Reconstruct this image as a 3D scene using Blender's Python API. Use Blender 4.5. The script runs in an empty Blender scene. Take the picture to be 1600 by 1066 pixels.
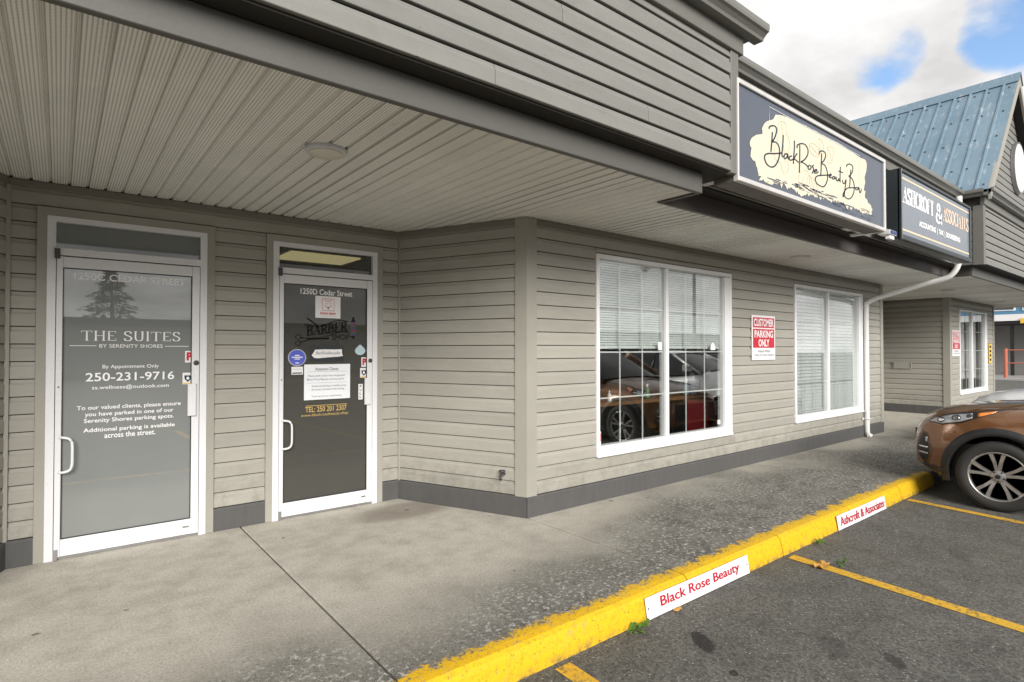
import bpy, math, random
from mathutils import Vector, Matrix, noise as mnoise
random.seed(7)
S = bpy.context.scene
COL = S.collection
PI = math.pi
rad = math.radians

# ------------------------------------------------------------------ camera
cam_d = bpy.data.cameras.new('camera'); cam = bpy.data.objects.new('camera', cam_d); COL.objects.link(cam)
cam_d.sensor_width = 36.0; cam_d.lens = 19.94; cam_d.clip_start = 0.05; cam_d.clip_end = 2000
cam.location = (0, 0, 1.45)
cam.rotation_euler = (PI / 2 + 0.015, 0, -0.6731)
S.camera = cam

# ------------------------------------------------------------------ world, sun, exposure
SUN_EL, SUN_AZ = rad(25), rad(203)      # azimuth measured clockwise from +Y
def heading(az, el): return (math.sin(az) * math.cos(el), math.cos(az) * math.cos(el), math.sin(el))
GAPS = ((heading(1.250, .425), .9966, .9994, .235), (heading(1.400, .420), .9972, .9994, .225), (heading(1.075, .525), .9974, .9994, .24))
w = bpy.data.worlds.new('World'); S.world = w; w.use_nodes = True
nt = w.node_tree; nt.nodes.clear()
def wn(t, **k):
    n = nt.nodes.new(t)
    for a, b in k.items(): setattr(n, a, b)
    return n
wo = wn('ShaderNodeOutputWorld'); bg = wn('ShaderNodeBackground'); bg.inputs['Strength'].default_value = 0.1
sky = wn('ShaderNodeTexSky', sky_type='NISHITA', sun_disc=False)
sky.sun_elevation = SUN_EL; sky.sun_rotation = SUN_AZ; sky.air_density = 1.0; sky.dust_density = 0.4; sky.ozone_density = 2.0
tc = wn('ShaderNodeTexCoord'); sep = wn('ShaderNodeSeparateXYZ'); nt.links.new(tc.outputs['Generated'], sep.inputs[0])
mx = wn('ShaderNodeMath', operation='MAXIMUM'); mx.inputs[1].default_value = 0.0; nt.links.new(sep.outputs['Z'], mx.inputs[0])
ad = wn('ShaderNodeMath', operation='ADD'); ad.inputs[1].default_value = 0.22; nt.links.new(mx.outputs[0], ad.inputs[0])
dx = wn('ShaderNodeMath', operation='DIVIDE'); dy = wn('ShaderNodeMath', operation='DIVIDE')
nt.links.new(sep.outputs['X'], dx.inputs[0]); nt.links.new(ad.outputs[0], dx.inputs[1])
nt.links.new(sep.outputs['Y'], dy.inputs[0]); nt.links.new(ad.outputs[0], dy.inputs[1])
cmb = wn('ShaderNodeCombineXYZ'); nt.links.new(dx.outputs[0], cmb.inputs['X']); nt.links.new(dy.outputs[0], cmb.inputs['Y'])
mp = wn('ShaderNodeMapping'); mp.inputs['Location'].default_value = (3.3, 1.2, 0.0); nt.links.new(cmb.outputs[0], mp.inputs['Vector'])
n1 = wn('ShaderNodeTexNoise'); n1.inputs['Scale'].default_value = 1.9; n1.inputs['Detail'].default_value = 7; n1.inputs['Roughness'].default_value = 0.52
n2 = wn('ShaderNodeTexNoise'); n2.inputs['Scale'].default_value = 2.6; n2.inputs['Detail'].default_value = 7; n2.inputs['Roughness'].default_value = 0.55
nt.links.new(mp.outputs[0], n1.inputs['Vector']); nt.links.new(mp.outputs[0], n2.inputs['Vector'])
r1 = wn('ShaderNodeMapRange', interpolation_type='SMOOTHSTEP'); r1.inputs['From Min'].default_value = 0.41; r1.inputs['From Max'].default_value = 0.53
# breaks in the cloud: general noise plus the three gaps that show over the roofs
cov = wn('ShaderNodeMath', operation='ADD'); nt.links.new(n1.outputs['Fac'], cov.inputs[0]); cov.inputs[1].default_value = 0.17
hz_ = wn('ShaderNodeMapRange'); hz_.inputs['From Min'].default_value = 0.0; hz_.inputs['From Max'].default_value = 0.28; hz_.inputs['To Min'].default_value = 0.14; hz_.inputs['To Max'].default_value = 0.0
nt.links.new(sep.outputs['Z'], hz_.inputs['Value'])
cv2 = wn('ShaderNodeMath', operation='ADD'); nt.links.new(cov.outputs[0], cv2.inputs[0]); nt.links.new(hz_.outputs[0], cv2.inputs[1])
prev = cv2.outputs[0]
for hd, c0, c1, k in GAPS:
    dt_ = wn('ShaderNodeVectorMath', operation='DOT_PRODUCT'); dt_.inputs[1].default_value = hd; nt.links.new(tc.outputs['Generated'], dt_.inputs[0])
    mr_ = wn('ShaderNodeMapRange', interpolation_type='SMOOTHSTEP'); mr_.inputs['From Min'].default_value = c0; mr_.inputs['From Max'].default_value = c1; mr_.inputs['To Max'].default_value = k
    nt.links.new(dt_.outputs['Value'], mr_.inputs['Value'])
    sb_ = wn('ShaderNodeMath', operation='SUBTRACT'); nt.links.new(prev, sb_.inputs[0]); nt.links.new(mr_.outputs[0], sb_.inputs[1]); prev = sb_.outputs[0]
nt.links.new(prev, r1.inputs['Value'])
r2 = wn('ShaderNodeMapRange'); r2.inputs['From Min'].default_value = 0.35; r2.inputs['From Max'].default_value = 0.65
r2.inputs['To Min'].default_value = 3.9; r2.inputs['To Max'].default_value = 6.0
nt.links.new(n2.outputs['Fac'], r2.inputs['Value'])
cl = wn('ShaderNodeVectorMath', operation='SCALE'); cl.inputs[0].default_value = (1.0, 0.985, 0.975); nt.links.new(r2.outputs[0], cl.inputs['Scale'])
sk2 = wn('ShaderNodeVectorMath', operation='SCALE'); sk2.inputs['Scale'].default_value = 1.35; nt.links.new(sky.outputs[0], sk2.inputs[0])
mixs = wn('ShaderNodeMix', data_type='RGBA'); nt.links.new(r1.outputs[0], mixs.inputs[0])
nt.links.new(sk2.outputs[0], mixs.inputs[6]); nt.links.new(cl.outputs[0], mixs.inputs[7])
nt.links.new(mixs.outputs[2], bg.inputs['Color']); nt.links.new(bg.outputs[0], wo.inputs['Surface'])

sl = bpy.data.lights.new('sun', 'SUN'); sl.energy = 2.8; sl.angle = rad(32); sl.color = (1.0, 0.965, 0.91)
sun = bpy.data.objects.new('sun', sl); COL.objects.link(sun)
sd = Vector((math.sin(SUN_AZ) * math.cos(SUN_EL), math.cos(SUN_AZ) * math.cos(SUN_EL), math.sin(SUN_EL)))
sun.rotation_euler = sd.to_track_quat('Z', 'Y').to_euler()
S.view_settings.view_transform = 'Standard'; S.view_settings.look = 'None'
S.view_settings.exposure = 0.92; S.view_settings.gamma = 1.0; S.view_settings.use_curve_mapping = False
S.cycles.max_bounces = 10; S.cycles.diffuse_bounces = 5; S.cycles.glossy_bounces = 5; S.cycles.transparent_max_bounces = 12
S.cycles.use_denoising = True

# ------------------------------------------------------------------ materials
class NB:
    def __init__(s, name):
        s.m = bpy.data.materials.new(name); s.m.use_nodes = True
        s.t = s.m.node_tree; s.t.nodes.clear()
        s.out = s.n('ShaderNodeOutputMaterial')
    def n(s, t, **k):
        x = s.t.nodes.new(t)
        for a, b in k.items(): setattr(x, a, b)
        return x
    def l(s, a, b): s.t.links.new(a, b)
    def val(s, sock, v):
        if hasattr(v, 'is_output') or isinstance(v, bpy.types.NodeSocket): s.l(v, sock)
        else: sock.default_value = v
    def math(s, op, a, b=0.0, c=None, clamp=False):
        x = s.n('ShaderNodeMath', operation=op); x.use_clamp = clamp
        s.val(x.inputs[0], a); s.val(x.inputs[1], b)
        if c is not None: s.val(x.inputs[2], c)
        return x.outputs[0]
    def pos(s): return s.n('ShaderNodeNewGeometry').outputs['Position']
    def obj(s): return s.n('ShaderNodeTexCoord').outputs['Object']
    def xyz(s, v):
        x = s.n('ShaderNodeSeparateXYZ'); s.l(v, x.inputs[0]); return x.outputs
    def noise(s, vec, scale, detail=4, rough=0.55, stretch=None):
        if stretch:
            mp_ = s.n('ShaderNodeMapping'); mp_.inputs['Scale'].default_value = stretch; s.l(vec, mp_.inputs[0]); vec = mp_.outputs[0]
        x = s.n('ShaderNodeTexNoise'); x.inputs['Scale'].default_value = scale; x.inputs['Detail'].default_value = detail; x.inputs['Roughness'].default_value = rough
        s.l(vec, x.inputs['Vector']); return x.outputs['Fac']
    def ramp(s, v, a, b, lo=0.0, hi=1.0, smooth=True):
        x = s.n('ShaderNodeMapRange'); x.interpolation_type = 'SMOOTHSTEP' if smooth else 'LINEAR'
        s.val(x.inputs['Value'], v); x.inputs['From Min'].default_value = a; x.inputs['From Max'].default_value = b
        x.inputs['To Min'].default_value = lo; x.inputs['To Max'].default_value = hi
        return x.outputs[0]
    def mix(s, f, a, b):
        x = s.n('ShaderNodeMix', data_type='RGBA'); s.val(x.inputs[0], f)
        for i, c in ((6, a), (7, b)):
            if isinstance(c, bpy.types.NodeSocket): s.l(c, x.inputs[i])
            else: x.inputs[i].default_value = (*c[:3], 1)
        return x.outputs[2]
    def mul(s, col, f):
        x = s.n('ShaderNodeVectorMath', operation='SCALE')
        if isinstance(col, bpy.types.NodeSocket): s.l(col, x.inputs[0])
        else: x.inputs[0].default_value = col[:3]
        s.val(x.inputs['Scale'], f); return x.outputs[0]
    def bump(s, h, strength=0.3, dist=0.01):
        x = s.n('ShaderNodeBump'); x.inputs['Strength'].default_value = strength; x.inputs['Distance'].default_value = dist
        s.l(h, x.inputs['Height']); return x.outputs[0]
    def bsdf(s, col, rough=0.6, metal=0.0, normal=None, spec=0.5, coat=0.0, emit=None, estr=0.0, alpha=None):
        x = s.n('ShaderNodeBsdfPrincipled')
        if isinstance(col, bpy.types.NodeSocket): s.l(col, x.inputs['Base Color'])
        else: x.inputs['Base Color'].default_value = (*col[:3], 1)
        s.val(x.inputs['Roughness'], rough); s.val(x.inputs['Metallic'], metal)
        x.inputs['Specular IOR Level'].default_value = spec
        if coat: x.inputs['Coat Weight'].default_value = coat; x.inputs['Coat Roughness'].default_value = 0.04
        if normal is not None: s.l(normal, x.inputs['Normal'])
        if emit: x.inputs['Emission Color'].default_value = (*emit, 1); x.inputs['Emission Strength'].default_value = estr
        s.l(x.outputs[0], s.out.inputs['Surface']); return x

def paint(name, col, rough=0.6, var=0.08, scale=6, fine=60, bumps=0.12, rnd=0.06, spec=0.4, knots=0.0, dirt=0.0, metal=0.0, stretch=None):
    b = NB(name); p = b.pos()
    a = b.noise(p, scale, 5, 0.6, stretch); f = b.noise(p, fine, 3, 0.6, stretch)
    info = b.n('ShaderNodeObjectInfo')
    k = b.math('ADD', b.ramp(a, 0.25, 0.75, 1 - var, 1 + var, False), b.ramp(info.outputs['Random'], 0, 1, -rnd, rnd, False))
    c = b.mul(col, b.math('MULTIPLY', k, b.ramp(f, 0.3, 0.7, 0.965, 1.035, False)))
    if knots:
        kn = b.noise(p, 23, 2, 0.5, stretch)
        c = b.mix(b.math('MULTIPLY', b.ramp(kn, 0.70, 0.76), knots), c, (0.07, 0.065, 0.06))
    if name == 'siding_paint':
        sp_ = b.math('MULTIPLY', b.ramp(b.xyz(p)[2], 0.60, 0.16), b.ramp(b.noise(p, 9, 6, 0.75), 0.42, 0.66))
        c = b.mix(b.math('MULTIPLY', sp_, 0.38), c, (0.13, 0.115, 0.09))
    if dirt:
        d = b.noise(p, 3.1, 6, 0.65)
        c = b.mix(b.math('MULTIPLY', b.ramp(d, 0.52, 0.75), dirt), c, (0.10, 0.09, 0.075))
    b.bsdf(c, b.ramp(f, 0.3, 0.7, rough - 0.06, rough + 0.06, False), metal, b.bump(f, bumps, 0.004), spec)
    return b.m
def plain(name, col, rough=0.5, metal=0.0, spec=0.5, coat=0.0, emit=None, estr=0.0):
    b = NB(name); p = b.pos(); a = b.noise(p, 9, 4)
    b.bsdf(b.mul(col, b.ramp(a, 0.25, 0.75, 0.95, 1.05, False)), rough, metal, None, spec, coat, emit, estr); return b.m

M = {}
M['siding'] = paint('siding_paint', (0.315, 0.303, 0.268), 0.55, 0.06, 3, 90, 0.18, 0.06, knots=0.3, dirt=0.10, stretch=(1, 1, 5))
M['upper_siding'] = paint('upper_siding_paint', (0.190, 0.189, 0.176), 0.6, 0.08, 3, 70, 0.3, 0.05, knots=0.85, dirt=0.18, stretch=(1, 1, 5))
M['trim'] = paint('trim_paint', (0.30, 0.288, 0.252), 0.55, 0.05, 4, 80, 0.15, 0.03)
M['frieze'] = paint('frieze_shade_paint', (0.175, 0.162, 0.136), 0.55, 0.05, 4, 80, 0.15, 0.03)  # darker than the trim: falloff under the soffit partly put into the colour
M['fascia'] = paint('fascia_paint', (0.14, 0.138, 0.126), 0.55, 0.07, 3, 60, 0.2, 0.03, knots=0.3)
M['beam'] = paint('beam_paint', (0.092, 0.089, 0.082), 0.55, 0.06, 3, 60, 0.2, 0.03, dirt=0.1)
M['dark_beam'] = paint('dark_beam_paint', (0.075, 0.068, 0.064), 0.55, 0.07, 3, 60, 0.2, 0.03)
M['soffit_shadow_board'] = plain('bare_shade_dark_board', (0.03, 0.028, 0.025), 0.9)  # unpainted board, coloured near black for the shade under the canopy boxes
M['joint_dirt'] = plain('joint_dirt', (0.022, 0.020, 0.017), 0.95)
M['base'] = paint('baseboard_paint', (0.078, 0.077, 0.076), 0.6, 0.10, 4, 50, 0.3, 0.05, stretch=(4, 4, 1))
M['gutter'] = paint('gutter_metal', (0.15, 0.15, 0.138), 0.38, 0.05, 4, 40, 0.05, 0.02)
M['white_frame'] = paint('white_frame', (0.66, 0.66, 0.68), 0.32, 0.03, 5, 60, 0.04, 0.01, dirt=0.04)
M['vinyl'] = paint('white_vinyl', (0.72, 0.72, 0.73), 0.4, 0.03, 5, 60, 0.05, 0.01, dirt=0.08)
M['pipe'] = paint('pipe_paint', (0.68, 0.68, 0.67), 0.4, 0.05, 6, 50, 0.05, 0.02, dirt=0.15)
M['sheath'] = plain('groove_shade_sheathing', (0.045, 0.04, 0.034), 0.9)  # dark colour stands in for groove shadow in the gaps between boards
M['interior'] = plain('interior_paint', (0.22, 0.21, 0.19), 0.8)
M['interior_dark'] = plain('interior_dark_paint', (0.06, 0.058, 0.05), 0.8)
M['black'] = plain('black_plastic', (0.012, 0.012, 0.013), 0.45)
M['dark_grey'] = plain('dark_grey_plastic', (0.05, 0.05, 0.052), 0.5)
M['rubber'] = plain('tyre_rubber', (0.022, 0.021, 0.020), 0.75)
M['clad'] = plain('cladding_plastic', (0.014, 0.0145, 0.016), 0.5)
M['chrome'] = plain('chrome', (0.7, 0.7, 0.72), 0.15, 1.0)
M['alloy'] = plain('alloy', (0.42, 0.41, 0.40), 0.36, 0.85)
M['steel'] = plain('steel', (0.45, 0.45, 0.46), 0.35, 0.9)
M['brown_car'] = plain('brown_car_paint', (0.20, 0.088, 0.034), 0.25, 0.5, 0.5, 1.0)
M['brown_rim'] = plain('intake_trim', (0.10, 0.055, 0.03), 0.35, 0.4)
M['white_car'] = plain('white_car_paint', (0.72, 0.73, 0.75), 0.3, 0.1, 0.5, 1.0)
M['car_glass'] = plain('car_glass', (0.012, 0.014, 0.016), 0.04, 0.0, 0.9)
M['lamp_glass'] = plain('headlight_glass', (0.42, 0.44, 0.46), 0.12, 0.3, 0.8, 1.0)
M['amber'] = plain('amber_lens', (0.85, 0.23, 0.01), 0.2, 0.0, 0.6, 1.0)
M['letter_white'] = plain('white_lettering', (0.80, 0.80, 0.80), 0.5, 0.0, 0.1)
M['letter_black'] = plain('black_lettering', (0.015, 0.014, 0.014), 0.5, 0.0, 0.1)
M['letter_gold'] = plain('gold_lettering', (0.52, 0.36, 0.13), 0.4, 0.0, 0.1)
M['letter_grey'] = plain('grey_lettering', (0.10, 0.11, 0.13), 0.5, 0.0, 0.1)
M['letter_navy'] = plain('dark_navy_lettering', (0.035, 0.045, 0.06), 0.5, 0.0, 0.1)
M['letter_red'] = plain('red_lettering', (0.42, 0.012, 0.03), 0.5, 0.0, 0.1)
M['paper'] = plain('white_paper', (0.74, 0.76, 0.80), 0.6)
M['sign_white'] = paint('sign_white', (0.74, 0.735, 0.745), 0.4, 0.04, 6, 60, 0.02, 0.01, dirt=0.10)
M['sign_red'] = plain('sign_red', (0.50, 0.012, 0.03), 0.35)
M['navy'] = plain('navy_sign_face', (0.062, 0.076, 0.108), 0.3, 0.0, 0.6)
M['slate'] = plain('slate_sign_face', (0.14, 0.165, 0.20), 0.22, 0.0, 0.7)
M['cream'] = plain('cream_print', (0.62, 0.57, 0.43), 0.4)
M['tan_line'] = plain('tan_line_print', (0.50, 0.42, 0.31), 0.4)
M['pale_line'] = plain('pale_line_print', (0.42, 0.43, 0.47), 0.4)
M['gold_line'] = plain('gold_rule_print', (0.66, 0.55, 0.36), 0.4)
M['rose_gold'] = plain('rose_gold_print', (0.74, 0.56, 0.42), 0.4)
M['cabinet_grey'] = paint('sign_cabinet_metal', (0.48, 0.47, 0.46), 0.4, 0.06, 4, 30, 0.05, 0.02, dirt=0.2)
M['cabinet_under'] = paint('sign_cabinet_underside', (0.12, 0.11, 0.095), 0.6, 0.2, 5, 30, 0.1, 0.02, dirt=0.5)
M['cabinet_black'] = plain('black_cabinet_metal', (0.022, 0.028, 0.032), 0.4)
M['blue_badge'] = plain('blue_badge', (0.08, 0.11, 0.52), 0.4)
M['pale_blue'] = plain('pale_blue_sticker', (0.42, 0.55, 0.60), 0.4)
M['stripe_blue'] = plain('stripe_blue', (0.04, 0.06, 0.20), 0.5)
M['stripe_red'] = plain('stripe_red', (0.30, 0.02, 0.03), 0.5)
M['lens'] = plain('light_lens', (0.62, 0.58, 0.50), 0.4)
M['lens_rim'] = plain('light_rim', (0.55, 0.57, 0.60), 0.4)
M['tube_light'] = plain('lit_ceiling_panel', (0.8, 0.75, 0.5), 0.5, emit=(1.0, 0.86, 0.48), estr=1.1)
M['blind'] = plain('blind_slat', (0.80, 0.82, 0.82), 0.5)
M['curtain'] = plain('curtain', (0.62, 0.60, 0.63), 0.8)
M['wood'] = plain('table_wood', (0.20, 0.10, 0.045), 0.5)
M['red_cabinet'] = plain('red_lacquer', (0.30, 0.015, 0.02), 0.3)
M['green_glass'] = plain('green_plastic', (0.05, 0.16, 0.04), 0.3)
M['blue_liquid'] = plain('blue_plastic', (0.25, 0.42, 0.52), 0.3)
M['orange'] = plain('orange_railing_paint', (0.40, 0.12, 0.07), 0.6)
M['blue_wall'] = plain('blue_building_paint', (0.07, 0.19, 0.31), 0.6)
M['grey_wall'] = plain('grey_building_paint', (0.30, 0.29, 0.28), 0.7)
M['dark_wall'] = plain('dark_recess_paint', (0.055, 0.05, 0.05), 0.7)
M['yellow_sign'] = plain('yellow_sign_paint', (0.72, 0.46, 0.06), 0.5)
M['bark'] = plain('bark', (0.07, 0.055, 0.04), 0.9)
M['needles'] = plain('conifer_foliage', (0.035, 0.055, 0.022), 0.8)
M['weed'] = plain('weed_leaf', (0.07, 0.16, 0.02), 0.6)
M['dry_leaf'] = plain('dry_leaf', (0.42, 0.22, 0.05), 0.7)
M['roof_grey'] = plain('roof_cap_grey', (0.12, 0.12, 0.12), 0.9)

def glass(name, tint, refl=1.0, rough=0.0):
    b = NB(name)
    tr = b.n('ShaderNodeBsdfTransparent'); tr.inputs[0].default_value = (*tint, 1)
    gl = b.n('ShaderNodeBsdfGlossy'); gl.inputs['Roughness'].default_value = rough; gl.inputs[0].default_value = (1, 1, 1, 1)
    ge = b.n('ShaderNodeNewGeometry'); dt = b.n('ShaderNodeVectorMath', operation='DOT_PRODUCT'); b.l(ge.outputs['Incoming'], dt.inputs[0]); b.l(ge.outputs['Normal'], dt.inputs[1])
    c_ = b.math('SUBTRACT', 1.0, b.math('ABSOLUTE', dt.outputs['Value']), clamp=True)
    f = b.math('MULTIPLY', b.math('ADD', 0.045, b.math('MULTIPLY', b.math('POWER', c_, 5.0), 0.95)), refl, clamp=True)
    f = b.math('MINIMUM', f, 0.30)
    mx_ = b.n('ShaderNodeMixShader'); b.l(f, mx_.inputs[0]); b.l(tr.outputs[0], mx_.inputs[1]); b.l(gl.outputs[0], mx_.inputs[2])
    b.l(mx_.outputs[0], b.out.inputs['Surface']); return b.m
M['glass'] = glass('window_glass', (0.92, 0.94, 0.93), 2.8)
M['door_glass'] = glass('tinted_door_glass', (0.72, 0.72, 0.66), 1.0)
def film(name, col, refl, base=0.06, see=0.0):
    b = NB(name); p = b.pos(); a = b.noise(p, 2.0, 3)
    df = b.n('ShaderNodeBsdfDiffuse'); b.l(b.mul(col, b.ramp(a, 0.2, 0.8, 0.95, 1.05, False)), df.inputs[0]); sh = df.outputs[0]
    if see:
        tr = b.n('ShaderNodeBsdfTransparent'); tr.inputs[0].default_value = (0.85, 0.85, 0.8, 1); m0 = b.n('ShaderNodeMixShader'); m0.inputs[0].default_value = see
        b.l(sh, m0.inputs[1]); b.l(tr.outputs[0], m0.inputs[2]); sh = m0.outputs[0]
    gl = b.n('ShaderNodeBsdfGlossy'); gl.inputs['Roughness'].default_value = 0.012; gl.inputs[0].default_value = (1, 1, 1, 1)
    ge = b.n('ShaderNodeNewGeometry'); dt = b.n('ShaderNodeVectorMath', operation='DOT_PRODUCT'); b.l(ge.outputs['Incoming'], dt.inputs[0]); b.l(ge.outputs['Normal'], dt.inputs[1])
    c_ = b.math('SUBTRACT', 1.0, b.math('ABSOLUTE', dt.outputs['Value']), clamp=True)
    f = b.math('ADD', base, b.math('MULTIPLY', b.math('POWER', c_, 5.0), refl), clamp=True)
    mx_ = b.n('ShaderNodeMixShader'); b.l(f, mx_.inputs[0]); b.l(sh, mx_.inputs[1]); b.l(gl.outputs[0], mx_.inputs[2]); b.l(mx_.outputs[0], b.out.inputs['Surface']); return b.m
M['frosted'] = film('frosted_door_glass', (0.195, 0.208, 0.204), 1.0, 0.15)
M['door_glass'] = film('tinted_door_glass', (0.092, 0.091, 0.082), 0.9, 0.035, 0.42)

# concrete walk with yellow kerb paint; wear and lichen keep to the rain-washed outer strip
def concrete():
    b = NB('walk_concrete'); p = b.pos(); o = b.xyz(p); X, Y, Z = o[0], o[1], o[2]
    big = b.noise(p, 0.9, 5, 0.6); mid = b.noise(p, 5, 6, 0.65); fine = b.noise(p, 70, 4, 0.8); grit = b.noise(p, 190, 2, 0.7)
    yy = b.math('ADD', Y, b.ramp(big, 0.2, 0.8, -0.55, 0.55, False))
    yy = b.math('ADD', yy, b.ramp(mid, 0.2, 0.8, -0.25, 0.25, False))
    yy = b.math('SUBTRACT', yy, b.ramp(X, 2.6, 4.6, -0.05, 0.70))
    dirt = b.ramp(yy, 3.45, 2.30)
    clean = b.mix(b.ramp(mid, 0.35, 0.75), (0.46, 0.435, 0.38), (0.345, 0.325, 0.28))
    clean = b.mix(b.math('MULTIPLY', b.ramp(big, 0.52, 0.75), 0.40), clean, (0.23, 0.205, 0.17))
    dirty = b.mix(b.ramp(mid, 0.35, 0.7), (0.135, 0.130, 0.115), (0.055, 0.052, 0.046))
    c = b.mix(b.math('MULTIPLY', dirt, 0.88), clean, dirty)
    lich = b.noise(p, 30, 6, 0.78); patch = b.noise(p, 1.7, 3)
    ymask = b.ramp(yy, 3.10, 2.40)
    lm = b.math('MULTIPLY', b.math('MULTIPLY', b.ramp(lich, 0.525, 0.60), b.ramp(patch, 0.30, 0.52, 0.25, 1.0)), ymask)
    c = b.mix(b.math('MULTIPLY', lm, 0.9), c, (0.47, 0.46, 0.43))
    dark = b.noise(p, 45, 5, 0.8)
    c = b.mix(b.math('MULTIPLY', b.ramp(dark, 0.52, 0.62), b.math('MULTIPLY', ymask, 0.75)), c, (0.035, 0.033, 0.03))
    spots = b.noise(p, 8.3, 1, 0.4)
    c = b.mix(b.math('MULTIPLY', b.ramp(spots, 0.765, 0.79), 0.6), c, (0.06, 0.05, 0.045))
    # damp stain by the doorway
    ex = b.math('DIVIDE', b.math('SUBTRACT', X, 2.45), 0.55); ey = b.math('DIVIDE', b.math('SUBTRACT', Y, 4.62), 0.30)
    rr = b.math('ADD', b.math('MULTIPLY', ex, ex), b.math('MULTIPLY', ey, ey))
    rr = b.math('ADD', rr, b.ramp(mid, 0.2, 0.8, -0.5, 0.5, False))
    c = b.mix(b.math('MULTIPLY', b.ramp(rr, 1.1, 0.2), 0.55), c, (0.115, 0.09, 0.07))
    c = b.mul(c, b.ramp(fine, 0.25, 0.75, 0.62, 1.38, False)); c = b.mul(c, b.ramp(grit, 0.3, 0.7, 0.75, 1.25, False))
    # yellow paint
    edge = b.math('ADD', Y, b.ramp(b.noise(p, 9, 6, 0.75), 0.25, 0.75, -0.085, 0.085, False))
    chip = b.noise(p, 42, 5, 0.75)
    topm = b.math('MULTIPLY', b.ramp(edge, 2.305, 2.265), b.ramp(b.math('ADD', chip, b.ramp(edge, 2.18, 2.32, 0.20, -0.06, False)), 0.46, 0.52))
    endm = b.ramp(X, 8.10, 8.02)
    ym = b.math('MULTIPLY', topm, endm)
    yc = b.mix(b.ramp(b.noise(p, 30, 5, 0.7), 0.45, 0.75), (0.66, 0.40, 0.010), (0.52, 0.30, 0.016))
    pit = b.noise(p, 75, 3, 0.7)
    yc = b.mix(b.math('MULTIPLY', b.ramp(pit, 0.60, 0.67), 0.85), yc, (0.10, 0.07, 0.03))
    yc = b.mix(b.math('MULTIPLY', b.ramp(b.noise(p, 11, 6, 0.8), 0.57, 0.70), 0.6), yc, (0.30, 0.24, 0.13))
    grime = b.math('MULTIPLY', b.ramp(Z, -0.095, -0.15), b.ramp(b.noise(p, 16, 6, 0.8), 0.42, 0.60))
    yc = b.mix(b.math('MULTIPLY', grime, 0.7), yc, (0.10, 0.085, 0.055))
    c = b.mix(ym, c, yc)
    h = b.math('ADD', b.math('MULTIPLY', fine, 0.6), b.math('MULTIPLY', lich, 0.5))
    b.bsdf(c, b.math('SUBTRACT', 0.85, b.math('MULTIPLY', ym, 0.25)), 0, b.bump(h, 0.35, 0.006), 0.3)
    return b.m
M['concrete'] = concrete()

def asphalt():
    b = NB('asphalt'); p = b.pos(); o = b.xyz(p); X, Y = o[0], o[1]
    big = b.noise(p, 0.7, 5, 0.6); mid = b.noise(p, 4, 6, 0.7); fine = b.noise(p, 80, 4, 0.8); grit = b.noise(p, 190, 2, 0.7)
    c = b.mix(b.ramp(mid, 0.3, 0.75), (0.112, 0.110, 0.101), (0.074, 0.072, 0.066))
    c = b.mix(b.math('MULTIPLY', b.ramp(big, 0.42, 0.7), 0.5), c, (0.115, 0.108, 0.092))
    c = b.mul(c, b.ramp(fine, 0.25, 0.75, 0.62, 1.38, False)); c = b.mul(c, b.ramp(grit, 0.3, 0.7, 0.8, 1.2, False))
    vo = b.n('ShaderNodeTexVoronoi'); vo.inputs['Scale'].default_value = 48; b.l(p, vo.inputs['Vector'])
    sel = b.xyz(vo.outputs['Color'])[0]
    st = b.math('MULTIPLY', b.ramp(vo.outputs['Distance'], 0.24, 0.14), b.ramp(sel, 0.66, 0.74))
    c = b.mix(b.math('MULTIPLY', st, 0.75), c, (0.36, 0.35, 0.31))
    v2 = b.n('ShaderNodeTexVoronoi'); v2.inputs['Scale'].default_value = 85; b.l(p, v2.inputs['Vector'])
    c = b.mul(c, b.ramp(b.xyz(v2.outputs['Color'])[1], 0.0, 1.0, 0.62, 1.45, False))
    patchy = b.noise(p, 2.3, 5, 0.7)
    c = b.mix(b.math('MULTIPLY', b.ramp(patchy, 0.58, 0.74), 0.6), c, (0.055, 0.053, 0.05))
    # oil drips under the parked engines
    for (sx, sy, ax, ay, ang, k) in ((2.77, 1.80, 0.115, 0.055, 0.95, 0.85), (2.62, 1.53, 0.03, 0.025, 0.4, 0.8), (3.37, 1.07, 0.08, 0.04, 0.7, 0.6), (3.27, 1.33, 0.15, 0.07, 0.6, 0.35), (5.5, 1.30, 0.16, 0.06, 0.5, 0.3)):
        ux = b.math('SUBTRACT', X, sx); uy = b.math('SUBTRACT', Y, sy); ca, sa = math.cos(ang), math.sin(ang)
        a1 = b.math('DIVIDE', b.math('ADD', b.math('MULTIPLY', ux, ca), b.math('MULTIPLY', uy, sa)), ax)
        a2 = b.math('DIVIDE', b.math('SUBTRACT', b.math('MULTIPLY', uy, ca), b.math('MULTIPLY', ux, sa)), ay)
        r_ = b.math('ADD', b.math('ADD', b.math('MULTIPLY', a1, a1), b.math('MULTIPLY', a2, a2)), b.ramp(b.noise(p, 22, 5, 0.8), 0.2, 0.8, -0.9, 0.9, False))
        c = b.mix(b.math('MULTIPLY', b.ramp(r_, 1.15, 0.75), k), c, (0.016, 0.015, 0.015))
    b.bsdf(c, 0.85, 0, b.bump(b.math('ADD', fine, b.math('MULTIPLY', grit, 0.5)), 0.5, 0.006), 0.3)
    return b.m
M['asphalt'] = asphalt()

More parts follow.
